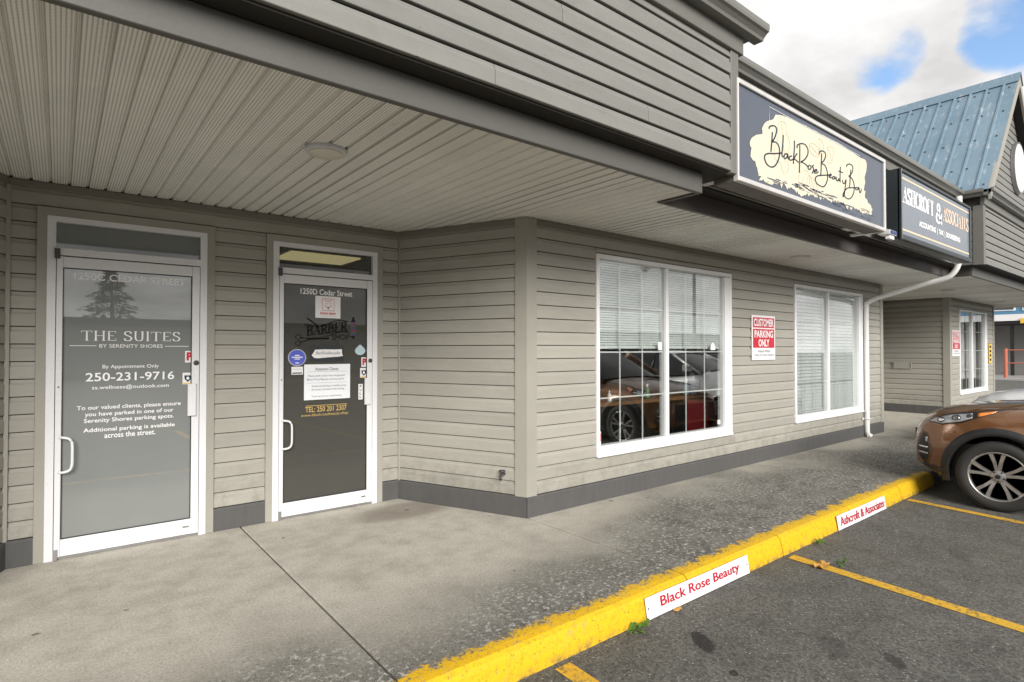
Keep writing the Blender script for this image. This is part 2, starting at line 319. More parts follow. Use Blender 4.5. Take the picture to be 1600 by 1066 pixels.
def line_paint():
    b = NB('line_paint'); p = b.pos(); n_ = b.noise(p, 28, 6, 0.75); m_ = b.noise(p, 3, 4)
    wear = b.ramp(b.math('ADD', n_, b.ramp(m_, 0.3, 0.7, -0.08, 0.08, False)), 0.54, 0.63)
    c = b.mix(b.ramp(n_, 0.3, 0.6), (0.66, 0.38, 0.025), (0.52, 0.31, 0.04))
    c = b.mix(b.math('MULTIPLY', wear, 0.75), c, (0.12, 0.10, 0.06))
    b.bsdf(b.mul(c, b.ramp(b.noise(p, 110, 3), 0.25, 0.75, 0.8, 1.2, False)), 0.75, 0, b.bump(b.noise(p, 95, 3), 0.4, 0.005), 0.3); return b.m
M['line'] = line_paint()

def soffit_mat():
    b = NB('soffit_vinyl'); p = b.pos(); o = b.xyz(p)
    tx = b.math('FRACT', b.math('DIVIDE', o[0], 0.0145)); ty = b.math('FRACT', b.math('DIVIDE', o[1], 0.0105))
    rib = b.math('ABSOLUTE', b.math('SUBTRACT', tx, 0.5)); dot = b.math('ABSOLUTE', b.math('SUBTRACT', ty, 0.5))
    hole = b.math('MULTIPLY', b.ramp(rib, 0.24, 0.14), b.ramp(dot, 0.36, 0.26))
    n_ = b.noise(p, 2.2, 5, 0.6); info = b.n('ShaderNodeObjectInfo')
    k = b.math('ADD', b.ramp(n_, 0.25, 0.75, 0.93, 1.05, False), b.ramp(info.outputs['Random'], 0, 1, -0.03, 0.03, False))
    c = b.mul((0.82, 0.815, 0.775), k)
    g = b.noise(p, 7, 6, 0.75)
    c = b.mix(b.math('MULTIPLY', b.ramp(g, 0.60, 0.76), 0.35), c, (0.30, 0.25, 0.19))
    c = b.mix(b.math('MULTIPLY', hole, 0.72), c, (0.10, 0.09, 0.08))
    b.bsdf(c, 0.5, 0, b.bump(b.ramp(rib, 0.5, 0.1), 0.25, 0.002), 0.4); return b.m
M['soffit'] = soffit_mat()

def metal_roof():
    b = NB('blue_metal_roof'); p = b.pos()
    n_ = b.noise(p, 1.3, 6, 0.65); s_ = b.noise(p, 5, 5, 0.7, (1.0, 3.0, 0.6))
    c = b.mix(b.ramp(n_, 0.3, 0.7), (0.115, 0.185, 0.245), (0.16, 0.235, 0.295))
    c = b.mix(b.math('MULTIPLY', b.ramp(s_, 0.55, 0.68), 0.5), c, (0.42, 0.46, 0.48))
    b.bsdf(c, 0.5, 0.1, None, 0.5); return b.m
M['blue_roof'] = metal_roof()

# ------------------------------------------------------------------ mesh helpers
WORLD = {}
class MB:
    def __init__(s): s.v = []; s.f = []; s.mi = []
    def add(s, vs, fs, mi=0):
        o = len(s.v); s.v += [tuple(x) for x in vs]; s.f += [tuple(i + o for i in f) for f in fs]; s.mi += [mi] * len(fs); return s
    def box(s, x0, x1, y0, y1, z0, z1, mi=0):
        return s.add([(x0, y0, z0), (x1, y0, z0), (x1, y1, z0), (x0, y1, z0), (x0, y0, z1), (x1, y0, z1), (x1, y1, z1), (x0, y1, z1)],
                     [(0, 3, 2, 1), (4, 5, 6, 7), (0, 1, 5, 4), (1, 2, 6, 5), (2, 3, 7, 6), (3, 0, 4, 7)], mi)
    def bevbox(s, x0, x1, y0, y1, z0, z1, b=0.004, mi=0):
        # chamfer on the outer (-y) face edges
        return s.loft([[(x0, y1, z0), (x1, y1, z0), (x1, y1, z1), (x0, y1, z1)], [(x0, y0 + b, z0), (x1, y0 + b, z0), (x1, y0 + b, z1), (x0, y0 + b, z1)],
                       [(x0 + b, y0, z0 + b), (x1 - b, y0, z0 + b), (x1 - b, y0, z1 - b), (x0 + b, y0, z1 - b)]], True, True, mi)
    def loft(s, rings, closed=True, caps=True, mi=0):
        n = len(rings[0]); vs = [p for r in rings for p in r]; fs = []
        for i in range(len(rings) - 1):
            for j in range(n if closed else n - 1):
                k = (j + 1) % n; fs.append((i * n + j, i * n + k, (i + 1) * n + k, (i + 1) * n + j))
        if caps: fs.append(tuple(reversed(range(n)))); fs.append(tuple((len(rings) - 1) * n + j for j in range(n)))
        return s.add(vs, fs, mi)
    def extrude_x(s, prof, x0, x1, mi=0):     # prof: closed list of (y, z)
        return s.loft([[(x0, y, z) for y, z in prof], [(x1, y, z) for y, z in prof]], True, True, mi)
    def prism_y(s, poly, y0, y1, mi=0):       # poly: (x, z)
        return s.loft([[(x, y0, z) for x, z in poly], [(x, y1, z) for x, z in poly]], True, True, mi)
    def prism_z(s, poly, z0, z1, mi=0):
        return s.loft([[(x, y, z0) for x, y in poly], [(x, y, z1) for x, y in poly]], True, True, mi)
    def tube(s, pts, r, n=10, mi=0, caps=True):
        rings = []; pts = [Vector(p) for p in pts]
        for i, p in enumerate(pts):
            d = (pts[min(i + 1, len(pts) - 1)] - pts[max(i - 1, 0)]).normalized()
            a = d.cross(Vector((0, 0, 1)) if abs(d.z) < 0.9 else Vector((0, 1, 0))).normalized(); b = d.cross(a)
            rr = r[i] if isinstance(r, (list, tuple)) else r
            rings.append([tuple(p + (a * math.cos(2 * PI * k / n) + b * math.sin(2 * PI * k / n)) * rr) for k in range(n)])
        return s.loft(rings, True, caps, mi)
    def lathe(s, prof, n=24, c=(0, 0, 0), axis='z', mi=0, caps=True):   # prof (r, h)
        rings = []
        for r, h in prof:
            ring = []
            for k in range(n):
                a = 2 * PI * k / n; x, y = r * math.cos(a), r * math.sin(a)
                ring.append((c[0] + x, c[1] + y, c[2] + h) if axis == 'z' else ((c[0] + h, c[1] + x, c[2] + y) if axis == 'x' else (c[0] + x, c[1] + h, c[2] + y)))
            rings.append(ring)
        return s.loft(rings, True, caps, mi)
    def ribbon(s, pts, wfun, y, mi=0, th=0.0015):   # flat stroke in the XZ plane
        n = len(pts); L = []; R = []
        for i in range(n):
            a = pts[max(i - 1, 0)]; b = pts[min(i + 1, n - 1)]
            dx_, dz_ = b[0] - a[0], b[1] - a[1]; l_ = math.hypot(dx_, dz_) or 1e-9
            w_ = wfun(dx_ / l_, dz_ / l_) / 2; nx, nz = -dz_ / l_ * w_, dx_ / l_ * w_
            L.append((pts[i][0] + nx, y, pts[i][1] + nz)); R.append((pts[i][0] - nx, y, pts[i][1] - nz))
        vs = L + R
        return s.add(vs, [(i, i + 1, n + i + 1, n + i) for i in range(n - 1)], mi)
    def mesh(s, name, mat, smooth=False):
        me = bpy.data.meshes.new(name); me.from_pydata(s.v, [], s.f)
        for m_ in (mat if isinstance(mat, (list, tuple)) else [mat]): me.materials.append(M[m_] if isinstance(m_, str) else m_)
        if any(s.mi): me.polygons.foreach_set('material_index', s.mi)
        if smooth: me.polygons.foreach_set('use_smooth', [True] * len(me.polygons))
        me.update(); return me
    def build(s, name, mat, parent=None, smooth=False): return put(s.mesh(name, mat, smooth), name, parent)

def put(me, name, parent=None, loc=(0, 0, 0), rz=0.0):
    o = bpy.data.objects.new(name, me); COL.objects.link(o); o.location = loc; o.rotation_euler = (0, 0, rz)
    if parent is not None:
        o.parent = parent
        if parent.name in WORLD: o.matrix_parent_inverse = Matrix.Translation(-Vector(WORLD[parent.name]))
    return o
def thing(name, label, cat, loc=(0, 0, 0), group=None, rz=0.0, local=False):
    o = bpy.data.objects.new(name, None); COL.objects.link(o); o.location = loc; o.rotation_euler = (0, 0, rz); o.empty_display_size = 0.1
    o['label'] = label; o['category'] = cat
    if group: o['group'] = group
    if not local: WORLD[o.name] = loc
    return o
def tag(o, label, cat, group=None):
    o['label'] = label; o['category'] = cat
    if group: o['group'] = group
    return o
def struct(o, kind='structure'): o['kind'] = kind; return o
def catmull(pts, k=5):
    if len(pts) < 3: return pts
    out = []; P_ = [pts[0]] + list(pts) + [pts[-1]]
    for i in range(1, len(P_) - 2):
        a, b, c, d = P_[i - 1], P_[i], P_[i + 1], P_[i + 2]
        for j in range(k):
            t = j / k
            out.append(tuple(0.5 * (2 * b[q] + (c[q] - a[q]) * t + (2 * a[q] - 5 * b[q] + 4 * c[q] - d[q]) * t * t + (3 * b[q] - a[q] - 3 * c[q] + d[q]) * t ** 3) for q in range(len(b))))
    out.append(pts[-1]); return out
def text(name, s_, x0, x1, z0, z1, y, mat, parent, bold=0.0, shear=0.0, slope=0.0, loc=None):
    """flat lettering in the XZ plane facing -Y, fitted to the box x0..x1, z0..z1"""
    cu = bpy.data.curves.new(name, 'FONT'); cu.body = s_; cu.offset = bold; cu.shear = shear; cu.extrude = 0.0; cu.resolution_u = 3
    tmp = bpy.data.objects.new(name, cu); COL.objects.link(tmp)
    dg = bpy.context.evaluated_depsgraph_get(); dg.update()
    me = bpy.data.meshes.new_from_object(tmp.evaluated_get(dg)); bpy.data.objects.remove(tmp)
    xs = [v.co.x for v in me.vertices]; zs = [v.co.y for v in me.vertices]
    a, b_, c_, d_ = min(xs), max(xs), min(zs), max(zs)
    for v in me.vertices:
        fx = (v.co.x - a) / (b_ - a); X_ = x0 + fx * (x1 - x0); Z_ = z0 + (v.co.y - c_) / (d_ - c_) * (z1 - z0) + slope * (X_ - x0)
        v.co = (X_, y, Z_)
    me.materials.clear(); me.materials.append(M[mat])
    words = s_.split()
    if len(words) > 1 and z1 - z0 >= .045:      # large lettering: one object for each word
        iv = sorted((min(me.vertices[i].co.x for i in p.vertices), max(me.vertices[i].co.x for i in p.vertices)) for p in me.polygons)
        mg = [list(iv[0])]
        for a_, b2 in iv[1:]:
            if a_ <= mg[-1][1] + 1e-5: mg[-1][1] = max(mg[-1][1], b2)
            else: mg.append([a_, b2])
        gaps = sorted(sorted(((mg[i + 1][0] - mg[i][1], (mg[i + 1][0] + mg[i][1]) / 2) for i in range(len(mg) - 1)), reverse=True)[:len(words) - 1], key=lambda g_: g_[1])
        edges = [-1e9] + [g_[1] for g_ in gaps] + [1e9]; outs = []
        for e0, e1 in zip(edges[:-1], edges[1:]):
            mb = MB()
            for p in me.polygons:
                vs = [tuple(me.vertices[i].co) for i in p.vertices]
                if e0 < vs[0][0] < e1: mb.add(vs, [tuple(range(len(vs)))])
            if mb.f: outs.append(mb.build(name, mat, parent))
        return outs
    return put(me, name, parent)
# high-contrast serif capitals as strokes: (points, smooth, serif at start, serif at end)
def arc(cx, cz, rx, rz, a0, a1, n=14): return [(cx + rx * math.cos(rad(a0 + (a1 - a0) * i / n)), cz + rz * math.sin(rad(a0 + (a1 - a0) * i / n))) for i in range(n + 1)]
SER = {
 'T': (.80, [([(0, .98), (.80, .98)], 0, 0, 0), ([(.40, .98), (.40, 0)], 0, 0, 1), ([(.02, 1), (.02, .80)], 2, 0, 0), ([(.78, 1), (.78, .80)], 2, 0, 0)]),
 'H': (.86, [([(.14, 1), (.14, 0)], 0, 1, 1), ([(.72, 1), (.72, 0)], 0, 1, 1), ([(.14, .52), (.72, .52)], 0, 0, 0)]),
 'E': (.70, [([(.14, 1), (.14, 0)], 0, 0, 0), ([(.02, .98), (.64, .98)], 0, 0, 0), ([(.14, .52), (.52, .52)], 0, 0, 0), ([(.02, .02), (.66, .02)], 0, 0, 0), ([(.64, 1), (.64, .8)], 2, 0, 0), ([(.66, .22), (.66, 0)], 2, 0, 0)]),
 'F': (.66, [([(.14, 1), (.14, 0)], 0, 0, 1), ([(.02, .98), (.64, .98)], 0, 0, 0), ([(.14, .52), (.52, .52)], 0, 0, 0), ([(.64, 1), (.64, .78)], 2, 0, 0)]),
 'S': (.66, [([(.58, .78), (.50, .95), (.33, 1), (.15, .93), (.09, .77), (.17, .62), (.35, .52), (.52, .41), (.60, .25), (.53, .08), (.34, 0), (.14, .05), (.06, .24)], 1, 0, 0)]),
 'U': (.82, [([(.14, 1), (.14, .3), (.22, .07), (.42, 0), (.61, .07), (.68, .3), (.68, 1)], 1, 1, 1)]),
 'I': (.32, [([(.16, 1), (.16, 0)], 0, 1, 1)]),
 'A': (.80, [([(.05, 0), (.38, 1)], 2, 1, 0), ([(.38, 1), (.72, 0)], 0, 0, 1), ([(.17, .33), (.60, .33)], 0, 0, 0)]),
 'C': (.78, [(arc(.42, .5, .34, .5, 40, 320), 0, 0, 0), ([(.69, 1), (.69, .76)], 2, 0, 0)]),
 'O': (.86, [(arc(.43, .5, .36, .5, 0, 360, 22), 0, 0, 0)]),
 'R': (.78, [([(.14, 1), (.14, 0)], 0, 1, 1), ([(.14, .98), (.42, .98), (.60, .90), (.64, .75), (.58, .59), (.40, .51), (.14, .51)], 1, 0, 0), ([(.38, .51), (.72, 0)], 0, 0, 1)]),
 'B': (.72, [([(.14, 1), (.14, 0)], 0, 1, 1), ([(.14, .98), (.40, .98), (.56, .90), (.59, .76), (.52, .60), (.36, .53), (.14, .53)], 1, 0, 0), ([(.36, .53), (.56, .46), (.65, .28), (.57, .08), (.36, .02), (.14, .02)], 1, 0, 0)]),
 '&': (.86, [([(.80, .52), (.62, .16), (.40, 0), (.16, .06), (.08, .26), (.20, .45), (.46, .62), (.54, .80), (.44, .97), (.28, .95), (.22, .78), (.34, .55), (.60, .20), (.82, .0)], 1, 0, 0)]),
 ' ': (.45, [])}
def serif(name, s_, x0, x1, z0, z1, y, mat, parent, thick=.15, thin=.045, gap=.12, slope=0.0, bend=0.0):
    tot = sum(SER[c][0] + gap for c in s_) - gap; kx = (x1 - x0) / tot; kz = z1 - z0; mb = MB(); cx = 0
    for ch in s_:
        wd, strokes = SER[ch]
        for pts, sm, s0, s1 in strokes:
            if sm == 1: pts = catmull(pts, 4)
            q = [(x0 + (cx + p[0]) * kx, z0 + p[1] * kz) for p in pts]
            fn = (lambda a, b: thin * kz) if sm == 2 else (lambda a, b: (thin + (thick - thin) * abs(b)) * kz)
            if ch == 'A' and sm == 0: fn = (lambda a, b: (thin if abs(b) < .5 else thick) * kz)
            mb.ribbon(q, fn, y)
            for flag, pt in ((s0, q[0]), (s1, q[-1])):
                if flag: mb.ribbon([(pt[0] - thick * .95 * kz, pt[1]), (pt[0] + thick * .95 * kz, pt[1])], lambda a, b: thin * kz, y - .0002)
        cx += wd + gap
    mb.v = [(x, yy, z + slope * (x - x0) + bend * math.sin(2 * PI * (x - x0) / (x1 - x0))) for x, yy, z in mb.v]
    return mb.build(name, mat, parent)
def panel(name, x0, x1, z0, z1, y, mat, parent, th=.0012): return MB().box(x0, x1, y, y + th, z0, z1).build(name, mat, parent)
def disc(mb, cx, cz, rx, rz, y0, y1, n=24, mi=0): return mb.prism_y([(cx + rx * math.cos(2 * PI * k / n), cz + rz * math.sin(2 * PI * k / n)) for k in range(n)], y0, y1, mi)

# ------------------------------------------------------------------ ground, walk, kerb, lines
RZ = -0.15
g = MB(); NX = 40
g.add([(-150, -150, RZ), (250, -150, RZ), (250, 150, RZ), (-150, 150, RZ)], [(0, 1, 2, 3)])
struct(g.build('parking_lot', 'asphalt'))
JX = [-6.4, -4.4, -2.6, -0.83, 1.17, 3.17, 4.40, 5.70, 7.0, 8.3, 9.6, 10.9, 12.2, 13.5, 14.8, 16.1, 17.4, 18.7, 20.0]
walk = struct(MB().box(-6.4, 20, 2.45, 9.0, RZ - .1, -.012).build('sidewalk', 'joint_dirt'))
kerb = struct(MB().box(-6.4, 20, 2.20, 2.40, RZ - .1, -.06).build('kerb', 'joint_dirt'))
for a, b in zip(JX[:-1], JX[1:]):
    e = .006; x0, x1 = a + e, b - e
    mb = MB()
    r_ = .006
    prof = [(2.36, -.04), (5.30, -.04), (5.30, 0), (2.36, 0)]
    rings = []
    for x, dz in ((x0, -.004), (x0 + r_, -.0005), (x0 + 2.2 * r_, 0), (x1 - 2.2 * r_, 0), (x1 - r_, -.0005), (x1, -.004)):
        rings.append([(x, 2.36, -.04), (x, 5.30, -.04), (x, 5.30, dz), (x, 2.36, dz)])
    mb.loft(rings); mb.build('slab', 'concrete', walk)
    n = max(2, int((b - a) / .09)); rings = []
    for i in range(n + 1):
        x = x0 + (x1 - x0) * i / n; d = -.003 if i in (0, n) else 0
        wob = lambda k: (mnoise.noise(Vector((x * 2.3, k * 7.1, 0))) * .006)
        rings.append([(x, 2.36, -.07), (x, 2.36, d), (x, 2.235, d + wob(1) * .4), (x, 2.195, d - .004 + wob(2) * .5), (x, 2.172 - d, d - .018 + wob(3) * .6), (x, 2.162 - d + wob(4), d - .040),
                      (x, 2.150 - d + wob(5), -.09), (x, 2.138 - d + wob(6), RZ - .02), (x, 2.25, RZ - .02)])
    mb = MB(); mb.loft(rings); mb.build('kerb_stone', 'concrete', kerb)
for (xa, ya, xb, yb) in ((2.0, 2.10, 1.80, -2.8), (4.43, 2.10, 4.03, -2.8), (7.08, 2.11, 6.40, -2.8), (9.75, 2.11, 9.2, -2.8)):
    n = 30; L = []; R = []
    for i in range(n + 1):
        t = i / n; x = xa + (xb - xa) * t; y = ya + (yb - ya) * t; j = mnoise.noise(Vector((x * 9, y * 9, 3))) * .006
        L.append((x - .052 + j, y, RZ + .004)); R.append((x + .052 + j * .6, y, RZ + .004))
    struct(MB().add(L + R, [(i, i + n + 1, i + n + 2, i + 1) for i in range(n)]).build('parking_line', 'line'))

# ------------------------------------------------------------------ the building
D1, D2, ZS = 5.047, 3.768, 2.60
CH = 0.1185; B0 = 0.18
bld = thing('strip_mall_building', 'long beige clapboard strip mall building with vented soffit canopy and glass shop doors', 'building', (9.0, 4.0, 0))
def board_mesh(L, h=CH, key={}, mat='siding', out=.018):
    k = (round(L, 4), round(h, 4), mat, out)
    if k not in key:
        c = h - .030 if h > .06 else h * .7
        gp = .0065 if mat == 'siding' else .013
        prof = [(-.002, gp), (-out + .002, gp), (-out, gp + .003), (-out, c), (-out + .004, c + .004), (-out + .0085, c + .013), (-out + .0105, h), (-.002, h)]
        n = 1
        key[k] = MB().extrude_x(prof, .0015, L - .0015).mesh('siding_board', mat)
    return key[k]
def wall(A, B, segs, name='wall', z0=0.0, z1=ZS, holes=(), mat='siding', back=.10, sheath='sheath', course0=B0):
    """wall from A to B with the weather side on local -Y; segs = (x0, x1, z, h) boards; holes = (x0, x1, z0, z1)"""
    A = Vector((*A, 0)); B = Vector((*B, 0)); L = (B - A).length; rz = math.atan2(B.y - A.y, B.x - A.x)
    mb = MB(); xs = sorted({0, L, *[h[0] for h in holes], *[h[1] for h in holes]})
    for a, b in zip(xs[:-1], xs[1:]):
        hs = [h for h in holes if h[0] < (a + b) / 2 < h[1]]
        if not hs: mb.box(a, b, 0, back, z0, z1)
        else:
            h = hs[0]
            if h[2] > z0 + .001: mb.box(a, b, 0, back, z0, h[2])
            if h[3] < z1 - .001: mb.box(a, b, 0, back, h[3], z1)
    w_ = put(mb.mesh(name, sheath), name, bld, A, rz)
    cut = []
    for (x0, x1, z, h) in segs:
        while x1 - x0 > 4.3:
            m_ = x0 + random.uniform(1.6, 3.6); cut.append((x0, m_, z, h)); x0 = m_
        cut.append((x0, x1, z, h))
    for (x0, x1, z, h) in cut:
        jit = random.uniform(-.001, .001)
        o = put(board_mesh(x1 - x0, h, mat=mat), 'siding_board', w_, (x0, jit, z))
    return w_
def courses(x0, x1, i0, i1): return [(x0, x1, B0 + i * CH, CH) for i in range(i0, i1)]
def frieze(A, B):
    A = Vector((*A, 0)); B = Vector((*B, 0)); L = (B - A).length; rz = math.atan2(B.y - A.y, B.x - A.x)
    put(MB().bevbox(0, L, -.028, 0, 2.55, ZS - .002).mesh('frieze_board', 'frieze'), 'frieze_board', bld, A, rz)
def base(A, B, e0=0.0, e1=0.0):
    A = Vector((*A, 0)); B = Vector((*B, 0)); L = (B - A).length; rz = math.atan2(B.y - A.y, B.x - A.x)
    put(MB().extrude_x([(0, .002), (-.030, .002), (-.030, .168), (-.022, .180), (0, .180)], -e0, L + e1).mesh('baseboard', 'base'), 'baseboard', bld, A, rz)
NC = 20
XL = -0.287
# door wall
A, B = (XL, D1), (2.602, D1)
f1 = (-0.074, 0.910); f2 = (1.412, 2.362)
seg = []
for x0, x1 in ((XL, f1[0] - .055), (f1[1] + .055, f2[0] - .055), (f2[1] + .055, 2.602)):
    seg += [(x0 - XL, x1 - XL, z, h) for (_, _, z, h) in courses(0, 0, 0, 19)]
seg += [(0, 2.602 - XL, B0 + 19 * CH, CH)]
wall(A, B, seg, holes=[(f1[0] - XL, f1[1] - XL, 0, 2.376), (f2[0] - XL, f2[1] - XL, 0, 2.376)])
frieze(A, B)
for x0, x1 in ((XL, f1[0] - .055), (f1[1] + .055, f2[0] - .055), (f2[1] + .055, 2.602)): base((x0, D1), (x1, D1))
# return walls of the recess
def angled(A, B):
    L = (Vector(B) - Vector(A)).length
    wall(A, B, courses(0.0, L - .0, 0, NC)); frieze(A, B); return L
A, B = (2.602, D1), (3.163, D2); LA = angled(A, B); base(A, B, -.008, .012)
A2, B2 = (-0.85, D2), (XL, D1); angled(A2, B2); base(A2, B2, .012, -.008)
wall((-6.0, D2), (-0.85, D2), courses(0, 5.15, 0, NC)); frieze((-6.0, D2), (-0.85, D2)); base((-6.0, D2), (-0.85, D2))
# window wall
XA, XB = 3.163, 11.325
W = [(4.02, 6.421), (8.060, 10.461)]
wz0, wz1 = 0.417, 2.378
seg = []
for x0, x1 in ((XA, W[0][0]), (W[0][1], W[1][0]), (W[1][1], XB)):
    seg += [(x0 - XA, x1 - XA, B0 + i * CH, CH) for i in range(2, 19)]
seg += [(0, XB - XA, B0 + i * CH, CH) for i in (0, 1, 19)]
for a, b in W: seg.append((a - XA, b - XA, wz1, B0 + 19 * CH - wz1))
wall((XA, D2), (XB, D2), seg, holes=[(a - XA, b - XA, wz0, wz1) for a, b in W])
frieze((XA, D2), (XB, D2)); base((XA, D2), (XB, D2), .012, 0)
# second recess and the far window wall
wall((XB, D2), (XB, D1), courses(0, D1 - D2, 0, NC)); base((XB, D2), (XB, D1), .03, 0)
wall((XB, D1), (15.30, D1), courses(0, 15.30 - XB, 0, NC)); frieze((XB, D1), (15.30, D1)); base((XB, D1), (15.30, D1))
wall((15.30, D1), (15.30, D2), courses(0, D1 - D2, 0, NC)); frieze((15.30, D1), (15.30, D2)); base((15.30, D1), (15.30, D2), 0, .03)
W3 = (16.04, 18.44); XE = 19.13
seg = [(a, b, B0 + i * CH, CH) for i in range(2, 19) for a, b in ((0, W3[0] - 15.30), (W3[1] - 15.30, XE - 15.30))] + [(0, XE - 15.30, B0 + i * CH, CH) for i in (0, 1, 19)] + [(W3[0] - 15.3, W3[1] - 15.3, wz1, B0 + 19 * CH - wz1)]
wall((15.30, D2), (XE, D2), seg, holes=[(W3[0] - 15.3, W3[1] - 15.3, wz0, wz1)]); frieze((15.30, D2), (XE, D2)); base((15.30, D2), (XE, D2), .03, .03)
wall((XE, D2), (XE, 10.0), courses(0, 10.0 - D2, 0, NC)); base((XE, D2), (XE, 10.0), .03, 0)
# corner boards
def corner(P_, d1, d2, w1=.10, z0=.18, z1=2.598):
    """two boards meeting at P_ ; d1, d2 unit directions running away from the corner along each wall"""
    mb = MB(); P_ = Vector(P_); d1 = Vector(d1).normalized(); d2 = Vector(d2).normalized()
    o1 = Vector((d1.y, -d1.x)); o2 = Vector((-d2.y, d2.x)); t = .030
    if o1.dot(d2) > 0: o1 = -o1
    if o2.dot(d1) > 0: o2 = -o2
    # mitred outer corner point
    den = o1.x * o2.y - o1.y * o2.x
    q = P_ + Vector(((t * o2.y - t * o1.y) / den, (o1.x * t - o2.x * t) / den))
    poly = [P_ + d1 * w1, P_ + d1 * w1 + o1 * t, q, P_ + d2 * w1 + o2 * t, P_ + d2 * w1, P_]
    mb.prism_z([(p.x, p.y) for p in poly], z0, z1); return mb.build('corner_board', 'trim', bld)
ad_ = (Vector((2.602, D1)) - Vector((3.163, D2))).normalized()
corner((XA, D2), ad_, (1, 0), .095)
corner((XB, D2), (-1, 0), (0, 1), .085)
corner((15.30, D2), (0, 1), (1, 0), .10)
corner((XE, D2), (-1, 0), (0, 1), .085)
corner((-.85, D2), (-1, 0), (Vector((XL, D1)) - Vector((-.85, D2))).normalized(), .095)
MB().box(2.585, 2.602, D1 - .034, D1 - .020, .18, 2.55).build('corner_bead', 'trim', bld)
MB().box(XL, XL + .025, D1 - .034, D1 - .012, .18, 2.55).build('corner_bead', 'trim', bld)

# ------------------------------------------------------------------ doors
def door(fx0, fx1, which):
    y = D1
    fr = MB(); t = .048
    fr.box(fx0, fx0 + t, y - .03, y + .09, 0.0, 2.374); fr.box(fx1 - t, fx1, y - .03, y + .09, 0.0, 2.374)
    fr.box(fx0 + t, fx1 - t, y - .03, y + .09, 2.335, 2.374); fr.box(fx0 + t, fx1 - t, y - .03, y + .09, 2.105, 2.155)
    frame = fr.build('door_frame', 'white_frame', bld)
    MB().box(fx0 + t, fx1 - t, y - .02, y + .09, .003, .016).build('threshold', 'steel', frame)
    tp = MB().box(fx0 + t, fx1 - t, y + .008, y + .014, 2.155, 2.335).build('transom_pane', 'door_glass' if which == 2 else 'frosted_t', frame)
    cs = MB(); c = .055
    cs.box(fx0 - c, fx0 - .001, y - .032, y, 0.002, 2.43); cs.box(fx1 + .001, fx1 + c, y - .032, y, 0.002, 2.43); cs.box(fx0 - .001, fx1 + .001, y - .032, y, 2.3755, 2.43)
    cs.build('door_casing', 'trim', bld)
    # leaf
    lx0, lx1 = fx0 + t + .004, fx1 - t - .004; gx0, gx1 = lx0 + .035, lx1 - .052; gz0, gz1 = .138, 2.022
    lf = MB(); ly0, ly1 = y - .034, y + .012
    lf.bevbox(lx0, gx0, ly0, ly1, .02, 2.098, .003); lf.bevbox(gx1, lx1, ly0, ly1, .02, 2.098, .003)
    lf.bevbox(gx0 + .0005, gx1 - .0005, ly0 + .001, ly1, gz1, 2.097, .003); lf.bevbox(gx0 + .0005, gx1 - .0005, ly0 + .001, ly1, .021, gz0, .003)
    leaf = lf.build('door', 'white_frame', bld)
    gk = MB()
    for a in ((gx0, gx0 + .006, gz0, gz1), (gx1 - .006, gx1, gz0, gz1), (gx0 + .006, gx1 - .006, gz0, gz0 + .006), (gx0 + .006, gx1 - .006, gz1 - .006, gz1)): gk.box(a[0], a[1], ly0 + .006, ly0 + .014, a[2], a[3])
    gk.build('gasket', 'black', leaf)
    MB().box(gx0, gx1, y - .016, y - .010, gz0, gz1).build('pane', 'frosted' if which == 1 else 'door_glass', leaf)
    MB().box(gx0, gx1, y + .03, y + .06, 1.165, 1.195).build('push_bar', 'steel', leaf)
    hb = MB(); hx = gx0 - .012
    hb.tube(catmull([(hx, ly0 + .002, .842), (hx + .02, ly0 - .02, .842), (hx + .055, ly0 - .03, .832), (hx + .072, ly0 - .034, .80), (hx + .074, ly0 - .034, .722), (hx + .072, ly0 - .034, .645), (hx + .055, ly0 - .03, .612), (hx + .02, ly0 - .02, .602), (hx, ly0 + .002, .602)], 4), .009, 8)
    hb.build('pull_handle', 'white_frame', leaf, True)
    MB().bevbox(gx1 - .028, gx1 + .03, ly0 - .022, ly0, .935, 1.185, .004).build('latch_guard', 'white_frame', leaf)
    lk = MB().lathe([(.0, -.012), (.011, -.012), (.012, -.010), (.012, 0)], 16, (gx1 + .03, ly0, 1.346), 'y').lathe([(.018, -.005), (.020, -.004), (.020, 0)], 18, (gx1 + .03, ly0, 1.346), 'y')
    lk.build('lock_cylinder', 'dark_grey', leaf, True)
    MB().box(lx0 - .012, lx0 + .02, ly0 - .012, ly0 - .001, 2.08, 2.15).build('pivot', 'dark_grey', leaf)
    MB().box(lx0 - .004, lx0 + .02, ly0 - .010, ly0 - .001, .004, .075).build('pivot', 'steel', leaf)
    MB().box(gx1 - .055, gx1 - .012, ly0 - .002, ly0, .075, .088).build('maker_plate', 'steel', leaf)
    MB().lathe([(.005, -.003), (.006, 0)], 10, (lx0 + .018, ly0, 1.19), 'y').build('screw', 'dark_grey', leaf)
    return leaf, gx0, gx1, ly0, y - .0162
b_ = NB('transom_frosted'); b_.bsdf((0.14, 0.155, 0.155), 0.04, 0, None, 0.95); M['frosted_t'] = b_.m
L1, gx0, gx1, ly, yp = door(*f1, 1)
yl = yp - .0012
text('address_lettering', '1250C CEDAR STREET', .074, .760, 1.945, 1.995, yl, 'letter_white', L1, .01)
serif('name_lettering', 'THE', .118, .322, 1.515, 1.583, yl, 'letter_white', L1, .15, .05); serif('name_lettering', 'SUITES', .366, .728, 1.515, 1.583, yl, 'letter_white', L1, .15, .05)
text('byline_lettering', 'BY SERENITY SHORES', .222, .612, 1.463, 1.489, yl, 'letter_white', L1, .0)
panel('rule', .053, .205, 1.475, 1.479, yl, 'letter_white', L1); panel('rule', .628, .785, 1.473, 1.477, yl, 'letter_white', L1)
text('appointment_lettering', 'By Appointment Only', .242, .588, 1.306, 1.340, yl, 'letter_white', L1, .006)
